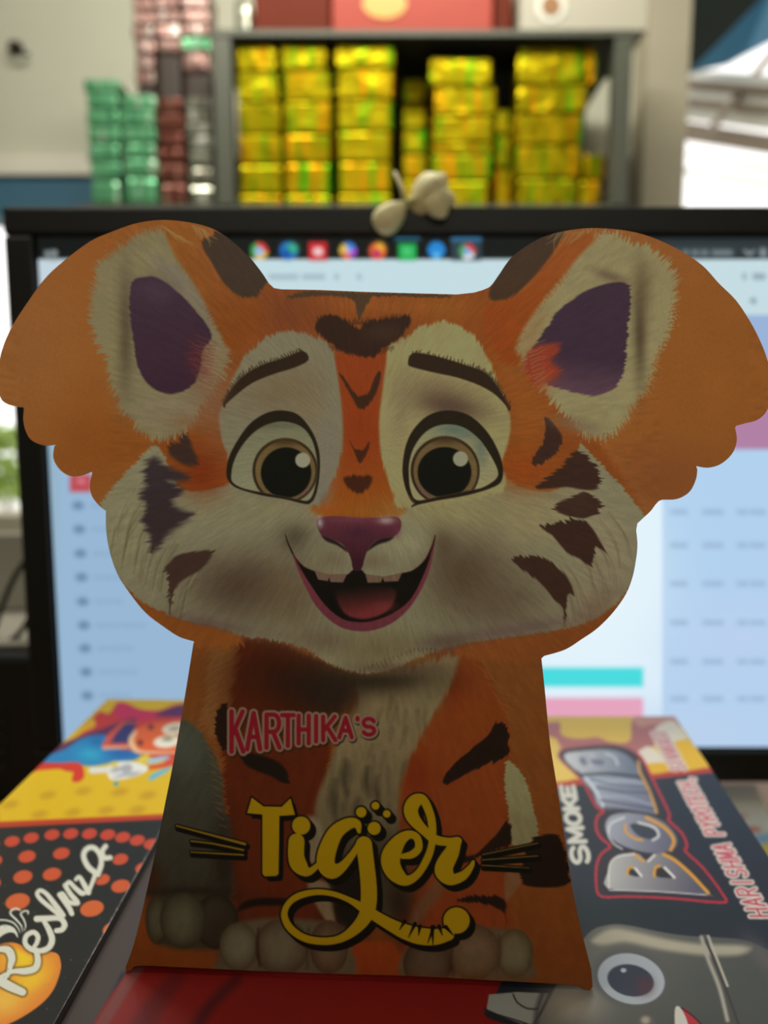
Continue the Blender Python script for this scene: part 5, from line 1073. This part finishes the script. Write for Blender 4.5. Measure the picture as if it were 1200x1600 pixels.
    # ---- whiskers and lettering
    BK = (15, 12, 7); YL = (166, 130, 8)
    for s_ in WHK: A.stroke(s_, BK, 3.0, (2.5, 4.5), n=2); A.stroke(s_, BK, 1.6, n=2)
    for s_ in WHK[:3]: A.stroke(s_, (132, 104, 22), -.3, n=2, soft=.8)
    for s_ in WHK[3:]: A.stroke(s_, (104, 80, 40), -.3, n=2, soft=.8)
    OFF = (7.0, 8.0)
    for k in (0.5, 1.0):
        o_ = (OFF[0] * k, OFF[1] * k)
        for s_ in TIG: A.stroke(s_, BK, 2.0, o_)
        for (a, b, r_) in DOTS: A.ell(a + o_[0], b + o_[1], r_ + 2, r_ + 2, BK, 0, 1)
        A.poly([(a + o_[0], b + o_[1]) for a, b in T_P], BK, 1, n=1)
    for s_ in TIG: A.stroke(s_, BK, 2.4)
    for (a, b, r_) in DOTS: A.ell(a, b, r_ + 2.4, r_ + 2.4, BK, 0, 1)
    for k in range(len(T_P)): A.stroke([T_P[k - 1] + (2.4,), T_P[k] + (2.4,)], BK, n=1)
    for s_ in TIG: A.stroke(s_, YL, soft=.8)
    A.poly(T_P, YL, .9, n=1)
    for (a, b, r_) in DOTS: A.ell(a, b, r_, r_, YL, 0, .9)
    for (p, q) in (((757, 628), (733, 668)), ((805, 640), (775, 704)), ((828, 652), (822, 694)), ((893, 655), (865, 730)), ((886, 655), (890, 738)), ((918, 652), (934, 694)), ((950, 655), (985, 694))):
        A.stroke([t1(p)[0] + (3.0,), t1(q)[0] + (.5,)], BK, n=1, soft=.8)
    # shop lettering: crimson with a pale contour
    for s_ in KL: A.stroke(s_, (40, 24, 18), 3.6, (1.6, 2.4), n=1, alpha=.8)
    for s_ in KL: A.stroke(s_, (140, 112, 92), 3.5, n=1)
    for s_ in KL: A.stroke(s_, (136, 22, 38), n=1, soft=.8)
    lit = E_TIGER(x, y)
    # colours were read by eye; this trims them and darkens the ink downward for the falling light
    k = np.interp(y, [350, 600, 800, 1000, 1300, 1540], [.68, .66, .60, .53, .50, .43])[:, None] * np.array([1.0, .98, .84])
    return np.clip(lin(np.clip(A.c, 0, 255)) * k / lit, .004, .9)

f0 = plane_map((0, 0, 0), (0, 0, 1))
pA, pB = f0(np.array([199., 922.]), np.array([1519., 1547.]))
ex = Vector(pB - pA).normalized(); bk = Vector((-ex.y, ex.x, 0)); LEAN = math.radians(8)
up = Vector((0, 0, 1)) * math.cos(LEAN) + bk * math.sin(LEAN); nrm = ex.cross(up).normalized()      # faces the camera side (-y)
base = (Vector(pA) + Vector(pB)) / 2
tg = thing('tiger_carton', 'die-cut orange cartoon tiger carton with big ears standing on the printed boxes', 'carton', base)
ft = plane_map(tuple(pA + np.array((0, 0, .0002))), tuple(nrm))
M_tig = print_mat('tiger_print_on_card', 0.5, 0.2, coat=0.04, bump=0.12)
def poly_t(P, n=4):
    Q = catmull(np.array(P)[:, :2], True, n)
    def f(x, y):
        r = np.zeros(x.shape, bool); i = np.nonzero((x > Q[:, 0].min()) & (x < Q[:, 0].max()) & (y > Q[:, 1].min()) & (y < Q[:, 1].max()))[0]
        r[i] = inside(Q, x[i], y[i]); return r
    return f
def strokes_t(ss, grow, polys=(), dots=()):
    def f(x, y):
        r = np.zeros(x.shape, bool)
        for s_ in ss:
            P = np.array(catmull(s_, False, 5 if len(s_) > 2 else 1)); g_ = P[:, 2].max() + grow
            i = np.nonzero((x > P[:, 0].min() - g_) & (x < P[:, 0].max() + g_) & (y > P[:, 1].min() - g_) & (y < P[:, 1].max() + g_))[0]
            r[i] |= sd_stroke(P, x[i], y[i]) < grow
        for P in polys: r |= inside(P, x, y)
        for (a, b, r_) in dots: r |= np.hypot(x - a, y - b) < r_ + grow
        return r
    return f
mouth_t = poly_t(MOUTH, 3); nose_t = poly_t(NOSE, 3)
REG = [('title_lettering', 'yellow script word with a black shadow', strokes_t(TIG, 2.4, [T_P], DOTS)),
       ('brand_lettering', 'crimson capitals with a pale contour', strokes_t(KL, 3.5)),
       *[('whisker', 'thin yellow whisker stroke edged in black', strokes_t([w_], 1.4)) for w_ in WHK],
       ('eyebrow', None, poly_t(BROW_L, 3)), ('eyebrow', None, poly_t(BROW_R, 3)),
       ('eye', 'wide brown eye with a white glint', poly_t(EYE_L)), ('eye', 'wide brown eye with a white glint', poly_t(EYE_R)),
       ('nose', 'purple nose', nose_t), ('mouth', 'open smiling mouth with small teeth', mouth_t),
       ('inner_ear', 'dark purple inner ear', poly_t(PUR_L)), ('inner_ear', 'dark purple inner ear', poly_t(PUR_R))]
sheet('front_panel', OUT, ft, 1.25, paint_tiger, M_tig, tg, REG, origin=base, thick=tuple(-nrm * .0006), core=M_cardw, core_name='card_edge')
# the box behind the front: back, sides, floor
M_tor = mat('orange_printed_card', (196, 122, 58), .45, spec=.4, noise=.05, nscale=60, bump=.05)
def on_front(px, py): return Vector(ft(np.array([float(px)]), np.array([float(py)]))[0])
DEP = .050
def back_of(p):
    """point of the back panel level with a point of the front"""
    h = p.z; d0 = DEP - 2 * h * math.tan(LEAN)
    return p + bk * max(d0, .0012)
o_ = -nrm * .0008
sl, sr = on_front(303, 1006) + o_, on_front(845, 1030) + o_
bl, br = on_front(199, 1517) + o_, on_front(924, 1543) + o_
tl, tr_ = on_front(440, 454) + o_, on_front(715, 462) + o_
def quad(name, P, m, th, parent):
    P = [Vector(p) for p in P]; n_ = (P[1] - P[0]).cross(P[2] - P[0]).normalized() * th
    return prism(name, P, n_, m, parent)
quad('back_panel', [back_of(bl), back_of(br), back_of(sr), back_of(tr_), back_of(tl), back_of(sl)], M_tor, .0006, tg)
def gusset(px, inset):
    """side wall: follows the front edge down and folds back to the rear panel"""
    f_ = [on_front(x_ + inset, y_) + o_ for x_, y_ in px]; n = len(f_)
    mid = [p + (back_of(p) - p) * .5 - ex * (.0022 if inset > 0 else -.0022) * (-1) for p in f_]
    V = f_ + mid + [back_of(p) for p in f_]
    Fc = [(i, i + 1, n + i + 1, n + i) for i in range(n - 1)] + [(n + i, n + i + 1, 2 * n + i + 1, 2 * n + i) for i in range(n - 1)]
    g_ = obj('side_panel', V, Fc, M_tor, tg)
    md = g_.modifiers.new('card', 'SOLIDIFY'); md.thickness = .0005; md.offset = 0
gusset([(x_, y_) for x_, y_ in side_l if y_ < 1514], 1.5); gusset([(x_, y_) for x_, y_ in side_r if y_ < 1512] , -1.5)
quad('top_panel', [tl, back_of(tl), back_of(tr_), tr_], M_tor, .0005, tg)
i0 = Vector((0, 0, .0022)); quad('bottom_panel', [bl + bk * .004 + i0, br + bk * .004 + i0, back_of(br) - bk * .002 + i0, back_of(bl) - bk * .002 + i0], M_tor, .0005, tg)
